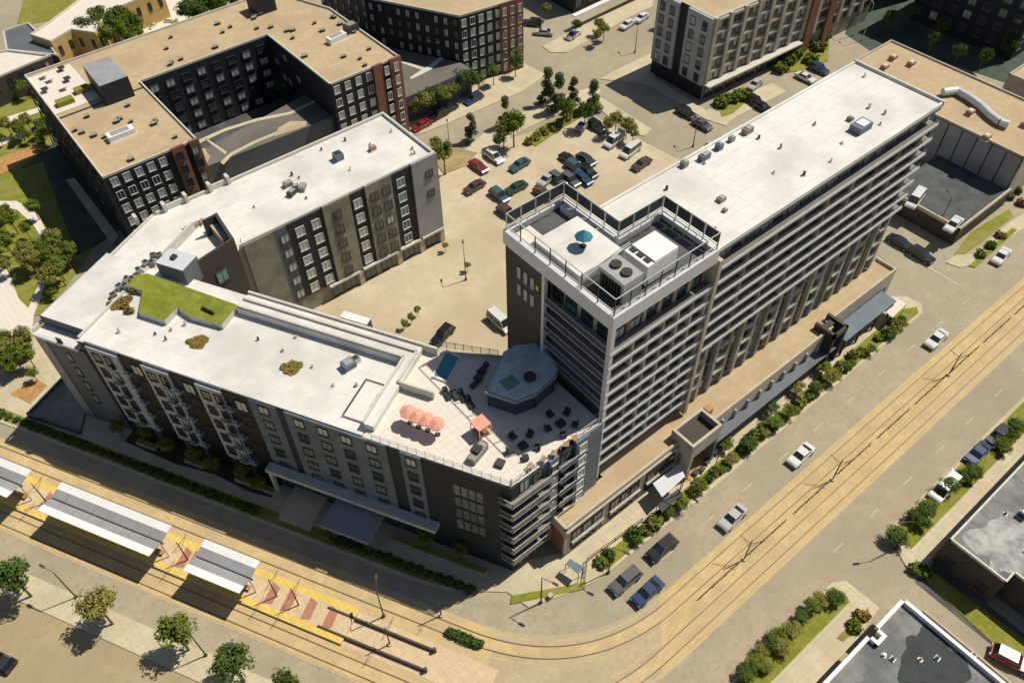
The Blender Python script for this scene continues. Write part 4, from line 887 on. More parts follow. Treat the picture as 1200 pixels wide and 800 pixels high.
# ================================================================== PAVING OF THE NORTH STREETS AND GARDENS
def gpave(name, px, m='concrete', h=.13): return pave(name, [G2(x, y) for x, y in px], M[m], h)
gpave('pavement', [(470, 143), (500, 128), (540, 112), (585, 84), (612, 74), (640, 88), (612, 108), (560, 130), (500, 155), (480, 160)])
gpave('pavement', [(636, 55), (660, 42), (700, 22), (765, -8), (765, 8), (735, 22), (705, 40), (665, 62), (645, 62)])
gpave('pavement', [(703, 93), (716, 86), (764, 62), (768, 92), (828, 130), (838, 126), (905, 98), (922, 108), (862, 138), (850, 148), (826, 140), (760, 100)])
gpave('pavement', [(690, 118), (700, 112), (764, 152), (755, 160), (745, 158), (712, 136)])
gpave('pavement', [(540, 180), (575, 150), (640, 120), (700, 100), (704, 108), (690, 122), (640, 140), (600, 160), (555, 195)])
green('lawn', [G2(x, y) for x, y in ((616, 166), (628, 152), (700, 116), (706, 124), (660, 150), (628, 172))], .16)
green('lawn', [G2(x, y) for x, y in ((510, 190), (530, 172), (560, 180), (545, 195), (520, 205))], .14, M['earth'])
green('lawn', [G2(x, y) for x, y in ((838, 120), (870, 102), (884, 112), (858, 134), (846, 138))], .17)
green('lawn', [G2(x, y) for x, y in ((905, 78), (960, 36), (972, 50), (970, 72), (935, 84), (915, 86))], .14)
green('lawn', [G2(x, y) for x, y in ((1118, 299), (1138, 272), (1182, 246), (1187, 254), (1150, 284), (1130, 298))], .14)
gpave('pavement', [(1108, 308), (1120, 299), (1140, 298), (1182, 262), (1200, 250), (1200, 268), (1165, 290), (1140, 310), (1125, 314)])
green('lawn', [G2(x, y) for x, y in ((1135, 312), (1150, 300), (1185, 268), (1192, 270), (1160, 298), (1143, 314))], .16)
# gardens at the left edge
green('lawn', [G2(x, y) for x, y in ((-60, 80), (28, 88), (60, 130), (95, 250), (110, 290), (75, 340), (45, 370), (-60, 395))], .06)
gpave('path', [(0, 236), (20, 236), (45, 252), (58, 278), (62, 300), (56, 322), (50, 322), (54, 298), (48, 278), (38, 262), (20, 246), (0, 244)], 'terr', .10)
gpave('path', [(-10, 300), (4, 302), (22, 350), (40, 368), (38, 385), (20, 400), (-10, 385)], 'terr', .11)
gpave('path', [(38, 385), (70, 428), (82, 448), (60, 478), (0, 478), (-20, 470), (-20, 455), (22, 450), (52, 432), (40, 405), (24, 398)], 'concrete', .11)
gpave('path', [(0, 140), (40, 128), (56, 124), (57, 128), (40, 134), (0, 148)], 'terr', .10)
gpave('path', [(0, 165), (58, 142), (60, 146), (0, 172)], 'terr', .10)
gpave('path', [(20, 395), (50, 322), (58, 322), (34, 385)], 'terr', .12)
green('orange_bed', [G2(x, y) for x, y in ((12, 462), (42, 444), (56, 452), (36, 474))], .15, M['mulch'])
green('orange_bed', [G2(x, y) for x, y in ((0, 185), (52, 168), (54, 176), (10, 200), (0, 205))], .12, M['mulch'])
green('orange_bed', [G2(x, y) for x, y in ((792, 556), (812, 533), (850, 508), (858, 516), (828, 545), (806, 566))], .16, M['mulch'])
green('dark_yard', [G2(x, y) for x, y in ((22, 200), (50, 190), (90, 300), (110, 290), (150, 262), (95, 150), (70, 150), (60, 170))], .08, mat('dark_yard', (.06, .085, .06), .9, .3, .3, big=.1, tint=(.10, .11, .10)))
gpave('ramp', [(78, 212), (88, 210), (140, 278), (132, 288)], 'concrete', .3)
green('plaza', [G2(x, y) for x, y in ((165, 40), (178, 48), (220, 30), (238, 22), (222, -10), (150, -10), (160, 20))], .10, M['terr'])
b = MB(); b.prism([C(-8, 3.9), C(-8, -5.5), C(-2.2, -5.5), C(-.2, .4), C(1.6, 3.6)], .1, .5, M['dsteel'], M['stucco']); b.build('patio', kind='structure')
# retaining wall around the patio
w_ = thing('wall', (*C(-5, 3.9), 0), 'dark low wall round the shaded patio at the left end of the block', 'wall')
for p, q in ((C(-8, 3.9), C(1.6, 3.6)), (C(-8, -5.5), C(-8, 3.9))):
    b = MB(); d = (Vector(q)-Vector(p)).normalized(); k = Vector((-d.y, d.x))*.25; b.prism([p, q, tuple(Vector(q)+k), tuple(Vector(p)+k)], .1, 1.1, M['greyp']); b.build('wall_segment', w_)
# white play structures of the fountain plaza
for i in range(9):
    rr = random.Random(i); x, y = rr.uniform(170, 215), rr.uniform(6, 34); furn('planter_box', 'white planter box on the small plaza behind the U-shaped block', 'planter', x, y, rr.uniform(0, 3), [('box', [(-1.1, -.4, .1, 1.1, .4, .6, 'whitep')]), ('soil', [(-.95, -.3, .6, .95, .3, .68, 'brick' if i % 2 else 'grass')])], 'white planter boxes', 0)

# ================================================================== VEGETATION
def crown_mesh(kind, n, seed, rx, rz, leafsz, clumps, m):
    rr = random.Random(seed); b = MB(); cl = []
    for i in range(clumps):
        while True:
            v = Vector((rr.uniform(-1, 1), rr.uniform(-1, 1), rr.uniform(-1, 1)))
            if .25 < v.length < 1: break
        if kind == 'cone': h = rr.random(); k = (1-h)*.9+.12; cl.append((Vector((v.x*k*rx*.8, v.y*k*rx*.8, (h*2-1)*rz)), .30*rx))
        else: cl.append((Vector((v.x*rx*.78, v.y*rx*.78, v.z*rz*.75)), rr.uniform(.28, .5)*rx))
    for i in range(n):
        c, r = cl[rr.randrange(clumps)]
        v = Vector((rr.gauss(0, 1), rr.gauss(0, 1), rr.gauss(0, 1))).normalized()*r*rr.uniform(.6, 1.05); v.z *= .8
        p = c+v; nrm = (v.normalized()+Vector((rr.uniform(-.5, .5), rr.uniform(-.5, .5), rr.uniform(0, .7)))).normalized()
        a = nrm.orthogonal().normalized(); a = Matrix.Rotation(rr.uniform(0, 6.3), 3, nrm) @ a; c2_ = nrm.cross(a); s_ = leafsz*rr.uniform(.6, 1.3)
        b.add([p-a*s_, p+c2_*s_*.55+nrm*s_*.2, p+a*s_, p-c2_*s_*.55+nrm*s_*.2], [(0,1,2,3)], m)
    return b
def tree_proto(kind, seed, m, h=5.5, rx=2.2, rz=1.9, n=1500):
    t = thing('tree', (0, 0, -50)); rr = random.Random(seed); b = MB()
    b.bar((0, 0, 0), (0.05, .05, h-rz*1.2), .16, M['trunk'], 7, .10)
    if kind != 'bush':
        for i in range(6):
            a = i*1.05+rr.random(); b.bar((0.03, 0.03, h-rz*1.5+.12*i), (cos(a)*rx*.55, sin(a)*rx*.55, h-.3+rr.uniform(-.6, .4)), .07, M['trunk'], 5, .025)
    obj('trunk', b.mesh('trunk'), t, local=True)
    c = crown_mesh(kind, n, seed, rx, rz, .24 if kind != 'cone' else .2, 26, m); c.v = [(x, y, z+h) for x, y, z in c.v]
    obj('crown', c.mesh('crown'), t, local=True); return t
protos = {'round': [tree_proto('round', s_, M['leaf']) for s_ in (1, 2, 3)], 'dark': [tree_proto('round', s_, M['leafd']) for s_ in (4, 5)],
 'olive': [tree_proto('round', s_, M['leafy']) for s_ in (6, 7)], 'cone': [tree_proto('cone', s_, M['leafc'], 3.6, 2.3, 3.3, 2400) for s_ in (8, 9)],
 'bush': [tree_proto('bush', s_, m_, .55, .9, .55, 420) for s_, m_ in ((10, M['leaf']), (11, M['leafd']), (12, M['leafy']), (13, M['dry']))]}
used = set(); tcount = {}
def plant(kind, px, py, sc=1.0, label=None, group=None, v=None, z=0, name=None, xy=None, sz=1):
    L_ = protos[kind]; t = L_[v if v is not None else (tcount.get(kind, 0) % len(L_))]; tcount[kind] = tcount.get(kind, 0)+1
    if t in used: o = copy_tree(t)
    else: used.add(t); o = t
    if name: o.name = name
    elif kind == 'bush': o.name = 'shrub'
    p = Vector((*xy, z)) if xy else G(px, py, z); o.location = p; o.rotation_euler.z = random.uniform(0, 6.28); o.scale = (sc, sc, sc*sz)
    return tag(o, label, 'shrub' if kind == 'bush' else 'tree', group)
# street trees by the lower left car park: crown centre pixels
for i, (x, y, s_, k, lab) in enumerate(((14, 676, .98, 'dark', 'dark green street tree at the left edge by the lower car park'), (113, 710, .95, 'olive', 'loose olive street tree with a light pole leaning out beside it'), (206, 742, .92, 'round', 'green street tree second from the bottom of the car park kerb'), (273, 779, .95, 'dark', 'round green street tree at the bottom edge'), (334, 800, .7, 'dark', 'small green tree cut off by the bottom edge'))):
    s_ *= 1.12; p = G(x, y, 5.0*s_); plant(k, 0, 0, s_, lab, 'street trees by the lower left car park', xy=(p.x, p.y))
# verge trees on the far side of the avenue
vx = [(875, 788), (884, 776), (893, 762), (903, 752), (913, 742), (928, 738), (941, 722), (952, 710), (963, 702), (978, 700), (898, 780), (918, 758)]
for i, (x, y) in enumerate(vx):
    p = G(x, y, 1.2); k = ('dark', 'round', 'olive')[i % 3]; plant(k, 0, 0, (.50, .56, .44, .52)[i % 4], ('dark', 'green', 'olive')[i % 3]+' bushy tree in the bottom right verge strip', 'verge trees at the bottom right', xy=(p.x, p.y), sz=.5)
for i, (x, y) in enumerate(((1050, 625), (1058, 632), (1074, 603), (1083, 598), (1092, 592), (1082, 610), (1112, 570), (1122, 560), (1130, 556), (1140, 552), (1176, 515), (1186, 508), (1192, 500), (1178, 524))):
    p = G(x, y, 1.5); plant(('dark', 'round', 'dark')[i % 3], 0, 0, (.62, .48, .52)[i % 3], ('dark', 'green', 'dark')[i % 3]+' bushy tree by the cars on the right-hand verge', 'verge trees at the right', xy=(p.x, p.y), sz=.55)
# planting strip in front of the tower
random.seed(21)
strip = [(748, 632), (757, 622), (768, 612), (775, 605), (784, 598), (800, 590), (808, 584), (822, 570), (838, 556), (846, 548), (858, 538), (868, 528), (878, 522), (886, 512), (897, 505), (908, 497), (918, 488), (926, 482), (940, 470), (950, 462), (957, 455), (968, 448), (975, 442), (985, 435), (993, 428), (1000, 424), (1012, 415), (1022, 408), (1035, 398), (1046, 388), (1060, 378), (1070, 368), (905, 480), (890, 495), (935, 455), (965, 432), (980, 420), (850, 520), (845, 512)]
for i, (x, y) in enumerate(strip):
    if i % 5 in (1, 3): continue
    k = ('dark', 'round', 'olive', 'round')[i % 4]; p = G(x, y, 1.3)
    plant(k, 0, 0, random.uniform(.3, .6), ('dark', 'green', 'olive', 'dark')[i % 4]+' bushy tree in the planting strip before the tower', 'trees in the strip in front of the tower', xy=(p.x, p.y), sz=.6)
for i in range(46):
    x = 39.6+i*1.56
    if i % 7 in (2, 3): continue
    plant('bush', 0, 0, random.uniform(.7, 1.3), ('green', 'dark', 'olive')[i % 3]+' low shrub in the planting strip before the tower', 'shrubs in the strip in front of the tower', v=(0, 1, 2)[i % 3], xy=(x, random.uniform(30.9, 32.0)), z=.1)
# dark hedge in the shaded street: individual shrubs
for i in range(54):
    t = -12+i*1.45; 
    if 34 < t < 45: continue
    plant('bush', 0, 0, random.uniform(.6, .9), 'dark shrub of the shaded street hedge, '+('by the dark patio' if t < 3 else 'below the projecting bays' if t < 20 else 'just before the stairs' if t < 35 else 'past the entrance canopy'), 'hedge shrubs along the tram street', v=1, xy=C(t, 5.0-(.3 if t > 45 else 0)), z=.1)
for i, (t, s_) in enumerate(((12, .9), (16.5, 1.6), (21, 1.2), (24.5, 1.9), (29, 1.3), (32, 2.0), (8, 1.8), (62, 1.2), (57, 1.3))):
    plant('round', 0, 0, .55, 'small courtyard tree at the foot of the slanted facade', 'trees at the foot of the slanted facade', xy=C(t, s_))
# car park edge trees north of the tower
for i, (x, y, s_, k) in enumerate(((520, 184, .85, 'round'), (510, 168, .45, 'olive'), (552, 152, .75, 'cone'), (592, 134, .8, 'cone'), (602, 150, .95, 'round'), (590, 156, .7, 'olive'), (642, 104, .95, 'cone'), (655, 112, 1.0, 'cone'), (672, 110, .75, 'cone'), (695, 116, .85, 'cone'), (665, 128, .7, 'round'), (686, 134, .7, 'dark'), (713, 146, .5, 'olive'), (722, 140, .55, 'olive'), (735, 148, .55, 'olive'), (742, 155, .5, 'olive'), (585, 165, .5, 'dark'))):
    s_ *= 1.25; p = G(x, y, 3.0*s_ + (1 if k != 'cone' else 0)); plant(k, 0, 0, s_, '%s tree on the planted edge of the car park' % {'round': 'green rounded', 'olive': 'yellow-olive', 'cone': 'dark pointed', 'dark': 'dark low'}[k], 'trees on the car park edge', xy=(p.x, p.y))
for i in range(9): plant('bush', 620+i*9, 168-i*5.5, 1.2, 'olive shrub in the long bed beside the car park', 'shrubs in the long bed', v=2)
for i, (x, y) in enumerate(((484, 128), (494, 126), (504, 122), (516, 117), (530, 106), (541, 100), (560, 96), (602, 66), (604, 76), (508, 118), (524, 112), (552, 100), (578, 86))):
    p = G(x, y, 3); plant(('round', 'olive', 'dark')[i % 3], 0, 0, (.9 if i % 2 else .72), 'small street tree on the pavement of the dark apartment blocks', 'street trees by the dark blocks', xy=(p.x, p.y))
for i in range(26):
    x = 232+i*9.6; y = 216-i*5.3+(i % 3)*3; p = G(x, y, 2); plant(('round', 'dark', 'olive')[i % 3], 0, 0, (.6+.12*(i % 3)), ('green', 'dark', 'olive')[i % 3]+' small tree between the white roof and the dark U block', 'trees in the row behind the white roof', xy=(p.x, p.y))
for i, (x, y) in enumerate(((703, 28), (708, 34), (675, 30), (640, 10), (776, 20), (1046, 20), (700, 40))):
    p = G(x, y, 3); plant(('olive', 'olive', 'dark')[i % 3], 0, 0, .6, 'olive street tree by the far junction', 'street trees by the far junction', xy=(p.x, p.y))
for i, (x, y) in enumerate(((115, 38), (130, 34), (145, 44), (158, 38), (125, 48), (140, 28), (152, 30), (104, 42), (160, 52), (118, 28))):
    p = G(x, y, 4); plant(('round', 'dark')[i % 2], 0, 0, 1.15, 'large green tree between the yellow house and the tan roof', 'large trees behind the tan roof', xy=(p.x, p.y))
for i in range(15):
    x = 222+i*7; y = 30-i*3+(i % 3)*4; p = G(x, y-6, 3); plant('dark', 0, 0, 1.1, 'dark tree in the row above the long tan roof', 'dark trees above the long tan roof', xy=(p.x, p.y))
random.seed(5)
for i in range(64):
    x, y = random.choice(((random.uniform(0, 60), random.uniform(92, 125)), (random.uniform(0, 60), random.uniform(148, 170)), (random.uniform(0, 48), random.uniform(245, 320)), (random.uniform(60, 88), random.uniform(290, 345)), (random.uniform(0, 45), random.uniform(400, 440))))
    p = G(x, y, 1.5); plant(('round', 'olive', 'round', 'round')[i % 4], 0, 0, random.uniform(.38, .8), ('green', 'olive', 'bushy', 'leafy')[i % 4]+' garden tree among lawns and paths at the left edge', 'garden trees at the left edge', xy=(p.x, p.y))
for i, (x, y) in enumerate(((845, 120), (858, 115), (868, 112), (915, 80), (925, 70), (935, 62), (945, 50), (960, 55), (950, 70), (965, 42))):
    p = G(x, y, .8); plant('bush', 0, 0, 1.9, 'bright green shrub by the beige block', 'shrubs by the beige block', v=0, xy=(p.x, p.y))
for i, (x, y) in enumerate(((1148, 300), (1160, 290), (1172, 278), (1182, 232), (1190, 225), (1196, 240), (1072, 668), (1080, 672), (1010, 722), (1000, 735))):
    plant('bush', x, y, 1.1, 'small shrub in a roadside bed at the right', 'shrubs in the roadside beds', v=(0, 1, 3)[i % 3])
for i, (x, y) in enumerate(((475, 385), (483, 378), (490, 370), (548, 318), (522, 295), (345, 512+9000))):
    if y > 1000: continue
    plant('olive', x, y, .3, 'small sapling standing in the open courtyard car park', 'saplings in the courtyard car park', v=0)
for i, (x, y) in enumerate(((150, 352), (147, 358), (160, 342), (153, 365))): plant('bush', x, y, .8, 'brown dry shrub on the white roof beside the turf', 'dry shrubs by the turf', v=3, z=ZR)
for j, (t, s) in enumerate(sed):
    for k in range(7):
        a = k*.9; rr_ = .35+.12*(k % 4)*1.6; x, y = C(t+rr_*cos(a)*1.3, s+rr_*sin(a)); plant('bush', 0, 0, .62, 'flat brown sedum clump in the '+('patch below the turf', 'round patch right of the turf', 'patch left of the turf')[j], 'sedum clumps on the white roof', v=3 if k % 3 else 2, xy=(x, y), z=ZR+.02, sz=.45)
for i in range(7): plant('bush', 528+i*5.5, 742+i*2.2, .75, 'dark shrub in the small median bed at the tram curve', 'shrubs in the median bed', v=1)
# top right: trees and dark yard behind the ramp
for i, (x, y) in enumerate(((1040, 30), (1065, 22), (1010, 8), (1090, 55), (1120, 70), (1150, 75), (1100, 40), (1180, 60))):
    p = G(x, y, 2); plant('dark', 0, 0, .8, 'dark tree in the shaded yard at the top right', 'dark trees at the top right', xy=(p.x, p.y))
green('dark_yard', [G2(x, y) for x, y in ((990, 40), (1010, -20), (1250, -20), (1250, 120), (1180, 98), (1040, 50), (1020, 60))], .02, MATS['dark_yard'])  # sheet coloured dark where the tall blocks shade the ground

# ================================================================== CARS
def car_proto(kind):
    c = thing('parked_car', (0, 0, -60)); L2 = 2.35 if kind != 'van' else 2.6; hw = .92 if kind != 'van' else 1.0
    body = [(-L2, .35), (-L2, .78), (-L2+.25, .92), (-1.0, .98), (1.45 if kind != 'sedan' else 1.5, 1.02), (L2-.05, .95), (L2, .75), (L2, .35)]
    def loft(b, prof, ws, m):
        # profile in x,z; widths per point (bottom to top rounding)
        n = len(prof); k = [(x, -w_, z) for (x, z), w_ in zip(prof, ws)]+[(x, w_, z) for (x, z), w_ in zip(prof, ws)]
        b.add(k, [tuple(range(n)), tuple(range(2*n-1, n-1, -1))]+[(i, n+i, n+(i+1) % n, (i+1) % n) for i in range(n)], m)
    b = MB(); ws = [hw-.04, hw, hw-.08, hw-.05, hw-.05, hw-.1, hw, hw-.04]
    loft(b, body, ws, M['slabf'])
    roofz = {'sedan': 1.42, 'suv': 1.72, 'van': 2.05}[kind]
    cab = {'sedan': [(-1.15, .97), (-.45, roofz), (.85, roofz-.02), (1.65, 1.0)], 'suv': [(-1.05, .97), (-.45, roofz), (1.75, roofz-.04), (2.2, 1.0)], 'van': [(-1.75, .97), (-1.15, roofz), (2.4, roofz), (2.5, 1.0)]}[kind]
    rf = MB(); (x1, z1), (x2, z2) = cab[1], cab[2]; w_ = hw-.24
    rf.prism([(x1+.02, -w_), (x2-.02, -w_), (x2-.02, w_), (x1+.02, w_)], z1-.03, z1+.035, M['slabf'])
    for sx in (-1, 1):   # pillars
        for (xa, za), (xb, zb) in ((cab[0], cab[1]), (cab[3], cab[2])): rf.bar((xa, sx*(hw-.14), za), (xb, sx*(hw-.25), zb), .045, M['slabf'])
        rf.bar(((x1+x2)/2, sx*(hw-.10), .98), ((x1+x2)/2, sx*(hw-.245), z1), .04, M['slabf'])
    bm = b.mesh('body'); rm = rf.mesh('roof_panel')
    obj('body', bm, c, local=True); obj('roof_panel', rm, c, local=True)
    g = MB(); loft(g, cab, [hw-.12, hw-.26, hw-.26, hw-.12], M['wglass']); obj('windows', g.mesh('windows'), c, local=True)
    wm_ = MB(); wm_.bar((0, -.11, 0), (0, .11, 0), .33, M['tyre'], 14); wm_.bar((0, -.118, 0), (0, .118, 0), .17, M['steel'], 8); me = wm_.mesh('wheel')
    for x in (-L2+.85, L2-.9):
        for y in (-hw+.08, hw-.08): o = obj('wheel', me, c, local=True); o.location = (x, y, .33)
    hl = MB(); hl.box(-.05, -.17, -.07, .05, .17, .07, M['lampw']); hm = hl.mesh('headlight')
    tl = MB(); tl.box(-.05, -.16, -.08, .05, .16, .08, M['tail']); tm = tl.mesh('tail_light')
    for y in (-hw+.25, hw-.25): o = obj('headlight', hm, c, local=True); o.location = (-L2+.02, y, .70); o = obj('tail_light', tm, c, local=True); o.location = (L2-.02, y, .74)
    return c
carp = {k: car_proto(k) for k in ('sedan', 'suv', 'van')}
def paint(n, rgb): return mat(n+'_car_paint', rgb, .22, 0, spec=.8, metal=.1)
PC = dict(white=paint('white', (.72, .72, .70)), silver=paint('silver', (.48, .48, .47)), black=paint('black', (.018, .018, .02)), grey=paint('grey', (.12, .12, .125)), blue=paint('blue', (.03, .06, .14)), teal=paint('teal', (.05, .12, .15)), red=paint('red', (.28, .02, .025)), brown=paint('brown', (.10, .06, .04)), green=paint('green', (.03, .07, .05)))
cused = set()
def car(kind, col, px, py, rot, label, group, z=0, name='parked_car', xy=None):
    c = carp[kind]
    if kind in cused: o = copy_tree(c)
    else: cused.add(kind); o = c
    o.name = name; p = G(px, py, z+.8); o.location = (p.x, p.y, z+.01); o.rotation_euler.z = rot
    for ch in CH[o]:
        if ch.name.split('.')[0] in ('body', 'roof_panel'): setm(ch, 0, PC[col])
    return tag(o, label, 'van' if kind == 'van' else 'car', group)
R90 = pi/2
A_ = 'cars driving on the avenue'
car('suv', 'grey', 733, 679, .0, 'dark grey car beside the blue one at the junction', A_, name='car')
car('sedan', 'blue', 759, 692, .03, 'blue saloon waiting nearest the junction', A_, name='car')
car('suv', 'black', 776, 641, .0, 'black car alone behind the two waiting cars', A_, name='car')
car('sedan', 'silver', 859, 605, .05, 'silver car with dark windows in the middle of the avenue', A_, name='car')
car('sedan', 'white', 939, 532, .04, 'white car farther up the avenue by the planted strip', A_, name='car')
car('sedan', 'white', 1098, 396, .03, 'white car near the far end of the planted strip', A_, name='car')
car('sedan', 'white', 1174, 299, .1, 'white car at the top of the avenue by the grass triangle', A_, name='car')
V_ = 'cars parked on the far verge of the avenue'
car('suv', 'black', 1170, 510, .0, 'black car parked topmost on the far verge', V_)
car('sedan', 'blue', 1146, 530, .0, 'dark blue car parked second on the far verge', V_)
car('van', 'white', 1107, 571, .0, 'white van parked under the verge trees', V_)
car('suv', 'red', 1186, 772, R90+.3, 'red car in the alley between the two flat grey roofs', None)
car('sedan', 'black', -4, 772, ANGC, 'black car just showing at the left edge of the lower car park', None)
car('suv', 'grey', 1196, 604+900, 0, 'x', None) if 0 else None
Lg = 'cars in the courtyard car park'
for k, col, x, y, r_, lab in (('sedan','red',561,194,R90,'dark red car beside the car park trees'),('suv','white',579,183,R90,'black and white car right of the dark red one'),('sedan','teal',609,192,.1,'teal car parked alone lengthwise'),('sedan','brown',556,218,.1,'brown car below the dark red one'),('suv','teal',585,228,R90,'teal-grey car with a pale bonnet, left of the green one'),('sedan','green',605,219,0,'green car amid the left cluster'),('suv','brown',594,248,R90,'dark brown car just above the rooftop screen'),('sedan','brown',637,226,R90,'brown car close to the rooftop screen corner'),('sedan','silver',641,209,.2,'silver car next to the brown car by the screen'),('suv','grey',654,209,R90,'grey car with its shadow right of the silver car'),('sedan','black',667,186,R90,'black car topmost in the dark cluster'),('suv','teal',674,195,R90,'teal car in the middle of the dark cluster'),('sedan','black',689,200,R90,'black car at the right of the dark cluster'),('suv','grey',668,210,R90,'grey car at the bottom of the dark cluster'),('sedan','blue',683,208,R90,'dark blue car at the bottom right of the cluster'),('sedan','green',687,186,R90,'dark green car at the top right of the cluster'),('van','white',720,164,.15,'white van, left of two below the olive trees'),('van','white',739,176,.15,'white van, right of two below the olive trees'),('sedan','brown',752,191,.1,'dark brown car just below the right white van'),('sedan','silver',684,145,.3,'silver car tucked under the car park trees'),('suv','black',699,147,R90,'black car next to the silver one under the trees'),('suv','black',519,391,.3,'black car next to the sapling in the lower courtyard'),('van','white',586,376,R90,'white van beside the brown tower wall')):
    car(k, col, x, y, r_, lab, Lg)
for k, col, x, y, r_, lab, z_ in (('suv','black',804,131,R90,'black car in the shade edge of the side street',0),('sedan','grey',823,145,R90,'dark grey car in the sun of the side street',0),('sedan','silver',832,171,.1,'silver car by the tower roof edge in the side street',0),('suv','teal',842,170,.1,'teal car by the tower roof edge in the side street',0),
  ('sedan','silver',637,37,-.9,'silver car at the top crossing street',0),('suv','black',624,26,-.9,'black car behind the silver one at the top street',0),('sedan','white',672,40,.2,'white car at the far street corner',0),('sedan','white',735,28,.2,'white car parked left in the far street',0),('sedan','white',752,20,.2,'white car parked right in the far street',0),
  ('sedan','red',494,146,.1,'dark red car parked under the street trees',0),('suv','black',514,134,.1,'black car parked by the dark block entrance',0),('sedan','black',525,127,.1,'black car farther right by the dark block',0),('suv','blue',555,115,.1,'blue car at the kerb of the dark block',0),
  ('suv','black',885,118,R90,'black car left of two by the beige block',0),('sedan','black',893,124,R90,'black car right of two by the beige block',0),('suv','blue',960,80,R90,'dark blue car by the lawn at the tower far corner',0),('sedan','white',944,90,R90,'white car by the lawn at the tower far corner',0),('sedan','silver',885,98,.2,'silver car in front of the beige block canopy',0),
  ('sedan','black',1055,283,R90,'black car below the deck wall, near the tower end',0),('suv','black',1080,298,R90,'dark car with pale bonnet below the deck wall',0),('van','white',1073,233,.2,'white truck on the raised parking deck by the tower',3.2),('sedan','white',1118,262,.1,'white car at the near end of the raised parking deck',3.2)):
    car(k, col, x, y, r_, lab, 'cars parked along the side streets' if z_ == 0 else 'vehicles on the raised deck', z_)

# ================================================================== TRAM STOP
b = MB(); b.prism([C(-30, 12.1), C(53, 12.1), C(53, 16.9), C(-30, 16.9)], -.01, .38, M['kerb'], M['plat']); b.build('platform', kind='structure')
b = MB()
for s0, s1 in ((12.15, 12.95), (16.05, 16.85)): b.sheet([C(-30, s0), C(52.9, s0), C(52.9, s1), C(-30, s1)], .385, M['platy'])
b.build('platform_edge_strip', kind='structure')
b = MB(); b.sheet([C(53.05, 12.3), C(72, 12.6), C(72, 16.6), C(53.05, 16.8)], .012, M['plat']); b.build('median_paving', kind='structure')
for t in (4.5, 6.2, 27.5, 29.0, 41, 43.5, 46.5, 49.5):
    b = MB(); b.prism([C(t, 13.0), C(t+1.2, 13.4), C(t+1.4, 15.6), C(t+.2, 16.0)], .386, .40, M['redp']); b.build('red_shadow_paving', kind='structure')  # red patches paint in shadows of poles and ramp railings
TM = Matrix.Translation((O0.x, O0.y, 0)) @ Matrix.Rotation(ANGC, 4, 'Z')   # x = t, y = -s
for i, (t0, t1, lab) in enumerate(((-6.0, 3.5, 'tram shelter with white-edged grey butterfly roof, cut off at the left edge'), (8.7, 26.6, 'longest tram shelter with white-edged grey butterfly roof, in the middle'), (31.8, 40.0, 'shortest tram shelter with white-edged butterfly roof, right of the long one'))):
    st = thing('tram_shelter', (*C((t0+t1)/2, 15), .38), lab, 'tram shelter', 'tram shelters on the platform')
    for s0, s1, za, zb, m_, nm in ((12.7, 13.75, 5.0, 4.85, 'whitep', 'roof_edge_panel'), (16.25, 17.3, 4.85, 5.0, 'whitep', 'roof_edge_panel')):
        b = MB(); b.T = TM; b.add([(t0, -s0, za), (t1, -s0, za), (t1, -s1, zb), (t0, -s1, zb), (t0, -s0, za-.14), (t1, -s0, za-.14), (t1, -s1, zb-.14), (t0, -s1, zb-.14)], [(0,3,2,1),(4,5,6,7),(0,1,5,4),(1,2,6,5),(2,3,7,6),(3,0,4,7)], M[m_]); b.T = None; b.build(nm, st)
    n = max(3, round((t1-t0)/2.25))
    for s0, s1, za, zb in ((13.77, 14.9, 4.83, 4.5), (15.1, 16.23, 4.5, 4.83)):
        for k in range(n):
            a, c_ = t0+(t1-t0)*k/n+.02, t0+(t1-t0)*(k+1)/n-.02
            b = MB(); b.T = TM; b.add([(a, -s0, za), (c_, -s0, za), (c_, -s1, zb), (a, -s1, zb), (a, -s0, za-.1), (c_, -s0, za-.1), (c_, -s1, zb-.1), (a, -s1, zb-.1)], [(0,3,2,1),(4,5,6,7),(0,1,5,4),(1,2,6,5),(2,3,7,6),(3,0,4,7)], M['lgreyp']); b.T = None; b.build('roof_panel', st)
    b = MB(); b.T = TM; b.box(t0+.1, -15.1, 4.32, t1+.3, -14.9, 4.42, M['dsteel']); b.T = None; b.build('gutter', st)
    for k in range(n+1):
        if k % 2 and n > 4: continue
        t = t0+.4+(t1-t0-.8)*k/n
        b = MB(); b.T = TM; b.bar((t, -15, .38), (t, -15, 4.3), .09, M['steel'], 8); b.T = None; b.build('column', st)
        b = MB(); b.T = TM; b.bar((t, -15, 4.2), (t, -12.9, 4.8), .05, M['steel']); b.bar((t, -15, 4.2), (t, -17.1, 4.8), .05, M['steel']); b.T = None; b.build('bracket', st)
    b = MB(); b.T = TM; b.box(t0+1.2, -15.3, .75, t1-1.2, -14.7, .85, M['wood']); [b.box(t, -15.2, .38, t+.1, -14.8, .75, M['dsteel']) for t in (t0+1.4, (t0+t1)/2, t1-1.5)]; b.T = None; b.build('bench', st)
    b = MB(); b.T = TM; b.add([(t0+.5, -14.4, .6), (t0+.5, -15.6, .6), (t0+.5, -15.6, 2.6), (t0+.5, -14.4, 2.6)], [(0,1,2,3)], M['glassr']); b.T = None; b.build('wind_screen', st)
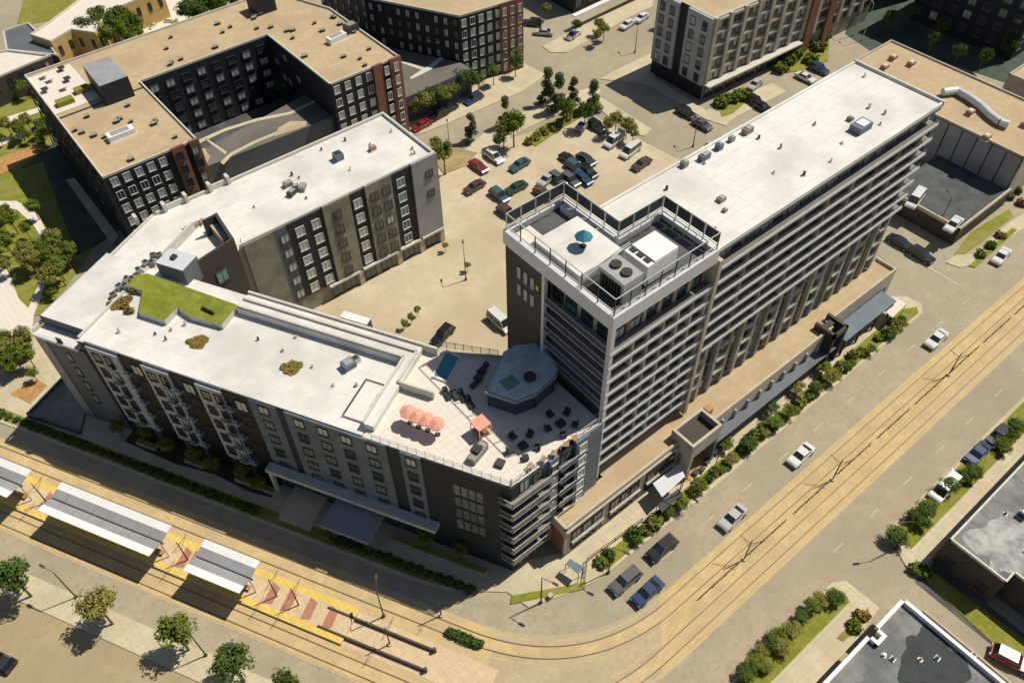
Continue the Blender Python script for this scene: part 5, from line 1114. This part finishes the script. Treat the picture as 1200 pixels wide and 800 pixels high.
def mast(t, s_, label, arms=((-2.6, 0), (2.6, 0)), h=6.5, xy=None, rot=None, group='catenary masts'):
    h = 5.2
    p = Vector(C(t, s_)) if xy is None else Vector(xy); r = thing('catenary_mast', (p.x, p.y, 0), label, 'mast', group); r.rotation_euler.z = ANGC if rot is None else rot
    b = MB(); b.bar((0, 0, 0), (0, 0, h), .10, M['pole'], 8, .06); b.bar((0, 0, 0), (0, 0, .3), .3, M['kerb'], 8); obj('pole', b.mesh('pole'), r, local=True)
    for ax, _ in arms:
        b = MB(); b.bar((0, 0, h-.9), (.4, ax*.6, h-.1), .035, M['pole']); b.bar((0, 0, h-1.8), (.4, ax*.45, h-.35), .025, M['pole']); obj('bracket_arm', b.mesh('bracket_arm'), r, local=True)
for i, t in enumerate((5.3, 28.8, 42.4, 45.6)): mast(t, 14.5, 'tram mast with two bracket arms, %s along the platform' % ('first', 'second', 'third', 'fourth')[i])
mast(58.5, 14.6, 'tram mast between the two dark median rails', group='catenary masts')
mast(62.8, 9.0, 'tram mast by the shade tip at the corner', arms=((-1.8, 0),), group='catenary masts')
for i, (x, y) in enumerate(((975, 562), (1112, 440), (866, 650))):
    p = G(x, y); mast(0, 0, 'tram mast in the avenue median, %s one' % ('middle', 'far', 'near')[i], xy=(p.x, 20.25), rot=.6)
# dark median barriers
for i, s_ in enumerate((13.4, 15.95)):
    r = thing('median_rail', (*C(49.5, s_), 0), 'dark brown kerb rail in the tram median, %s of two' % ('upper', 'lower')[i], 'barrier', 'median kerb rails')
    b = MB(); b.T = TM; b.box(49.2, -s_-.12, 0, 64, -s_+.12, .55, M['pole']); b.T = None; b.build('rail', r); b = MB(); b.T = TM; b.bar((64, -s_, 0), (64, -s_, 1.0), .22, M['pole'], 8); b.T = None; b.build('end_post', r)
fe = thing('median_fence', (80, 20.3, 0), 'thin dark dashed fence along the middle of the avenue tracks', 'fence')
for i in range(34):
    x = 46+i*2.4
    b = MB(); b.bar((x, 20.3, 0), (x, 20.3, .9), .07, M['pole']); b.build('post', fe)
    if i % 4 != 3: b = MB(); b.bar((x, 20.3, .75), (x+2.0, 20.3, .75), .05, M['pole']); b.bar((x, 20.3, .25), (x+2.0, 20.3, .25), .04, M['pole']); b.build('rail', fe)
# street lamps
def lamp(x, y, label, h=7.5, rot=0, col='pole', group='street lamps'):
    p = G(x, y); r = thing('street_lamp', p, label, 'street lamp', group); r.rotation_euler.z = rot
    b = MB(); b.bar((0, 0, 0), (0, 0, h), .10, M[col], 8, .06); b.bar((0, 0, 0), (0, 0, .5), .2, M[col], 8); obj('pole', b.mesh('pole'), r, local=True)
    b = MB(); b.bar((0, 0, h), (1.7, 0, h+.25), .05, M[col]); obj('arm', b.mesh('arm'), r, local=True)
    b = MB(); b.box(1.4, -.15, h+.15, 2.2, .15, h+.3, M[col]); obj('lamp_head', b.mesh('lamp_head'), r, local=True)
for x, y, lab, r_ in ((634, 706, 'brown street lamp on the grass at the corner', -1.2), (713, 671, 'brown street lamp beside the fence line near the waiting cars', -1.2), (792, 592, 'brown street lamp by the white awning', -1.2), (832, 566, 'brown street lamp by the orange patio', -1.2), (1050, 642, 'street lamp leaning over the side road mouth', 2.6), (90, 700, 'street lamp left of the olive tree by the lower car park', 2.0), (242, 768, 'street lamp right of the second green tree', 2.0), (527, 178, 'thin street lamp at the car park corner', 1), (744, 62, 'thin street lamp at the junction by the beige block', 1), (812, 172, 'thin street lamp beside the tower roof edge', 1), (546, 328, 'lamp post in the courtyard car park', 1), (1098, 268, 'lamp post rising from the parking deck', 1), (450, 722, 'pale short lamp at the shade edge of the tram street', 1), (1120, 672, 'x', 1)):
    if lab != 'x': lamp(x, y, lab, 7.0 if y > 200 else 6, r_)
# fence line on the corner pavement
fn = thing('fence', (*G2(700, 660), 0), 'thin dark railing on the pavement in front of the stone shopfront', 'fence')
fp = [G2(685, 682), G2(688, 658), G2(752, 612)]
for i in range(2):
    p, q = Vector(fp[i]), Vector(fp[i+1]); b = MB(); b.bar((*p, 1.05), (*q, 1.05), .06, M['pole']); b.bar((*p, .5), (*q, .5), .04, M['pole']); b.build('rail', fn)
    for k in range(5): v = p.lerp(q, k/4); b = MB(); b.bar((*v, 0), (*v, 1.1), .06, M['pole']); b.build('post', fn)
# awnings and parasols on the shop patio
def awning(px, name, lab, z, m):
    pts = [G2(x, y, z) for x, y in px]; r = thing(name, (*pts[0], 0), lab, 'awning'); b = MB(); b.prism(pts, z-.12, z, M[m]); b.build('canvas', r)
    for p in pts: b = MB(); b.bar((p[0], p[1], .1), (p[0], p[1], z-.12), .05, M['dsteel']); b.build('post', r)
awning([(765, 566), (776, 582), (803, 558), (796, 543)], 'awning', 'pale flat awning over the shop patio left of the stone portal', 3.4, 'bluewhite')
awning([(770, 592), (776, 600), (800, 578), (795, 572)], 'awning', 'narrow dark slatted awning in front of the pale one', 3.0, 'frame')
awning([(663, 660), (668, 654), (684, 664), (678, 672)], 'awning', 'small green-grey awning at the podium corner', 2.6, 'slate')
awning([(1035, 362), (1048, 348), (1062, 356), (1046, 372)], 'awning', 'pale awning at the far end of the podium', 2.8, 'terr')
for i, (x, y) in enumerate(((815, 556), (822, 552), (828, 543), (838, 532), (846, 524))): furn('cafe_table', 'small dark cafe table on the orange patio, %s from the lamp' % ('first', 'second', 'third', 'fourth', 'fifth')[i], 'table', x, y, .3*i, [('top', [(-.4, -.4, .68, .4, .4, .74, 'frame')]), ('stem', [(-.06, -.06, .15, .06, .06, .68, 'dsteel')])], 'tables on the orange patio', 0)
furn('grass_sign', 'small yellow-green marker box on the corner lawn', 'marker', 645, 700, 0, [('box', [(-.3, -.25, .18, .3, .25, .8, 'leafy')]), ('cap', [(-.32, -.27, .8, .32, .27, .86, 'stone')])], None, 0)
# road markings: stop lines, lane dashes, small arrows
b = MB()
for x in range(46, 122, 8): b.sheet(rect(x, 27.0, x+2.2, 27.14), .010, M['paintl'])
for x in range(64, 150, 8): b.sheet(rect(x, 13.4, x+2.2, 13.52), .010, M['paintl'])
for k in range(0): b.sheet([(36.2+k*.02, 25+k*.7), (39.0, 25+k*.7), (39.0, 25.3+k*.7), (36.2, 25.3+k*.7)], .010, M['paintl'])
b.sheet(rect(121.5, 30, 121.8, 60), .010, M['paintl'])
for k in range(9): b.sheet(rect(64+k*2.7, 68.0, 64.1+k*2.7, 72.6), .012, M['paintl']); b.sheet(rect(68+k*2.7, 82.0, 68.1+k*2.7, 86.6), .012, M['paintl'])
b.build('road_markings', kind='structure')

# ================================================================== FAR EXTRAS
tb = thing('office_building', (*G2(690, 5), 0), 'dark building with teal glass bays and a white canopy at the top edge', 'building')
tp = [G2(630, -8), G2(672, 16), G2(752, -22), G2(700, -60)]
a_ = sum(tp[i][0]*tp[(i+1) % 4][1]-tp[(i+1) % 4][0]*tp[i][1] for i in range(4)); tp = tp if a_ > 0 else tp[::-1]
b = MB(); b.prism(tp, 0, 12, M['black'], M['dkroof_shade']); b.build('body', tb)
for i in range(4): facade(tb, tp[i], tp[(i+1) % 4], 6, 1.2, 3, 4, 2.0, 2.2, 'frame', .0, 1.6, 1.6)
q0, q1 = Vector(G2(674, 20, 3.5)), Vector(G2(764, -22, 3.5)); d_ = (q1-q0).normalized(); k_ = Vector((-d_.y, d_.x))*1.2
b = MB(); b.prism([tuple(q0), tuple(q1), tuple(q1+k_), tuple(q0+k_)], 3.3, 3.6, M['whitep']); b.build('canopy', tb)
green('lawn', [G2(x, y) for x, y in ((20, 28), (36, -30), (150, -40), (110, 5), (60, 24), (30, 30))], .06)
green('lawn', [G2(x, y) for x, y in ((-40, 105), (20, 84), (40, 100), (56, 125), (60, 160), (-40, 190))], .07)
for i, (x, y) in enumerate(((262, 95), (280, 110), (300, 100), (320, 95), (345, 85), (290, 90), (250, 110), (330, 108))):
    p = G(x, y, 5); plant('dark', 0, 0, .7, 'dark tree in the sunken court of the U-shaped block', 'trees in the sunken court', xy=(p.x, p.y), z=3.0)
for x, y, lab in ((1000, 42, 'thin light mast left of two in the shaded yard'), (1010, 48, 'thin light mast right of two in the shaded yard')): lamp(x, y, lab, 9, 1.0, 'steel', 'light masts in the shaded yard')

rq = random.Random(11)
def pipes(n, fn, z, lab, grp):
    for i in range(n):
        x, y = fn(); r_ = thing('vent_pipe', (x, y, z), lab, 'vent', grp); b = MB(); b.bar((0, 0, 0), (0, 0, rq.uniform(.35, .7)), rq.uniform(.10, .2), M[rq.choice(('steel', 'dsteel', 'stucco'))], 7); b.bar((0, 0, 0), (0, 0, .05), .34, M['coping'], 8); obj('pipe', b.mesh('pipe'), r_, local=True)
pipes(14, lambda: (rq.uniform(63, 104), rq.uniform(40.5, 51.5)), ZW+.005, 'small vent pipe on the white tower roof', 'vent pipes on the tower roof')
pipes(13, lambda: C(rq.uniform(12, 47), rq.uniform(-11, -2)), ZR+.005, 'small vent pipe on the white slanted roof', 'vent pipes on the slanted roof')
pipes(12, lambda: (rq.uniform(30, 60), rq.uniform(98, 110)), ZN+.005, 'small vent pipe on the straight wing roof', 'vent pipes on the straight wing roof')
pipes(10, lambda: (c1.x-rq.uniform(2, 22), c1.y-rq.uniform(2, 14)), 3.92, 'small vent pipe on the stained grey roof', 'vent pipes on the stained roof')
pipes(10, lambda: (c2.x+rq.uniform(3, 26), c2.y-rq.uniform(1, 12)), 5.62, 'small vent pipe on the grey roof at the right edge', 'vent pipes on the right edge roof')
b = MB()
for k in range(16): b.sheet(rect(64+k*2.8, 72.9, 64.09+k*2.8, 77.0), .012, M['paintl']); b.sheet(rect(66+k*2.8, 91.0, 66.09+k*2.8, 95.2), .012, M['paintl'])
for k in range(0): b.sheet([C(4+k*2.8, 30.0), C(4.1+k*2.8, 30.0), C(4.1+k*2.8, 34.6), C(4+k*2.8, 34.6)], .012, M['paintl'])
b.build('bay_markings', kind='structure')

# ------------------------------------------------------------------ labels that tell look-alikes apart by their place in the row
def PX(v):
    w_ = Vector(v)-Vector((0, 0, CAMH)); z_ = w_.dot(FW); return (600+FPX*w_.dot(RT)/z_, 400+FPX*w_.dot(DN)/z_)
ORD = 'second third fourth fifth sixth seventh eighth ninth tenth eleventh twelfth thirteenth fourteenth fifteenth'.split()
fam = {}
for o in COL.objects:
    if o.parent is None and o.get('group') and o.get('label'): fam.setdefault((o['group'], o['label']), []).append(o)
for (g_, l_), os_ in fam.items():
    n_ = len(os_)
    if n_ < 2 or n_ > 16: continue
    P_ = [(PX(o.location), o) for o in os_]; sx = max(p[0][0] for p in P_)-min(p[0][0] for p in P_); sy = max(p[0][1] for p in P_)-min(p[0][1] for p in P_)
    hor = sx >= sy*.6; P_.sort(key=lambda p: p[0][0 if hor else 1]); A0, A1, fr_ = ('leftmost', 'rightmost', 'from left') if hor else ('topmost', 'lowest', 'from top')
    base = ' '.join(l_.split()[:13])
    for i, (_, o) in enumerate(P_): o['label'] = base+', '+(A0 if i == 0 else A1 if i == n_-1 else ORD[i-1]+' '+fr_)
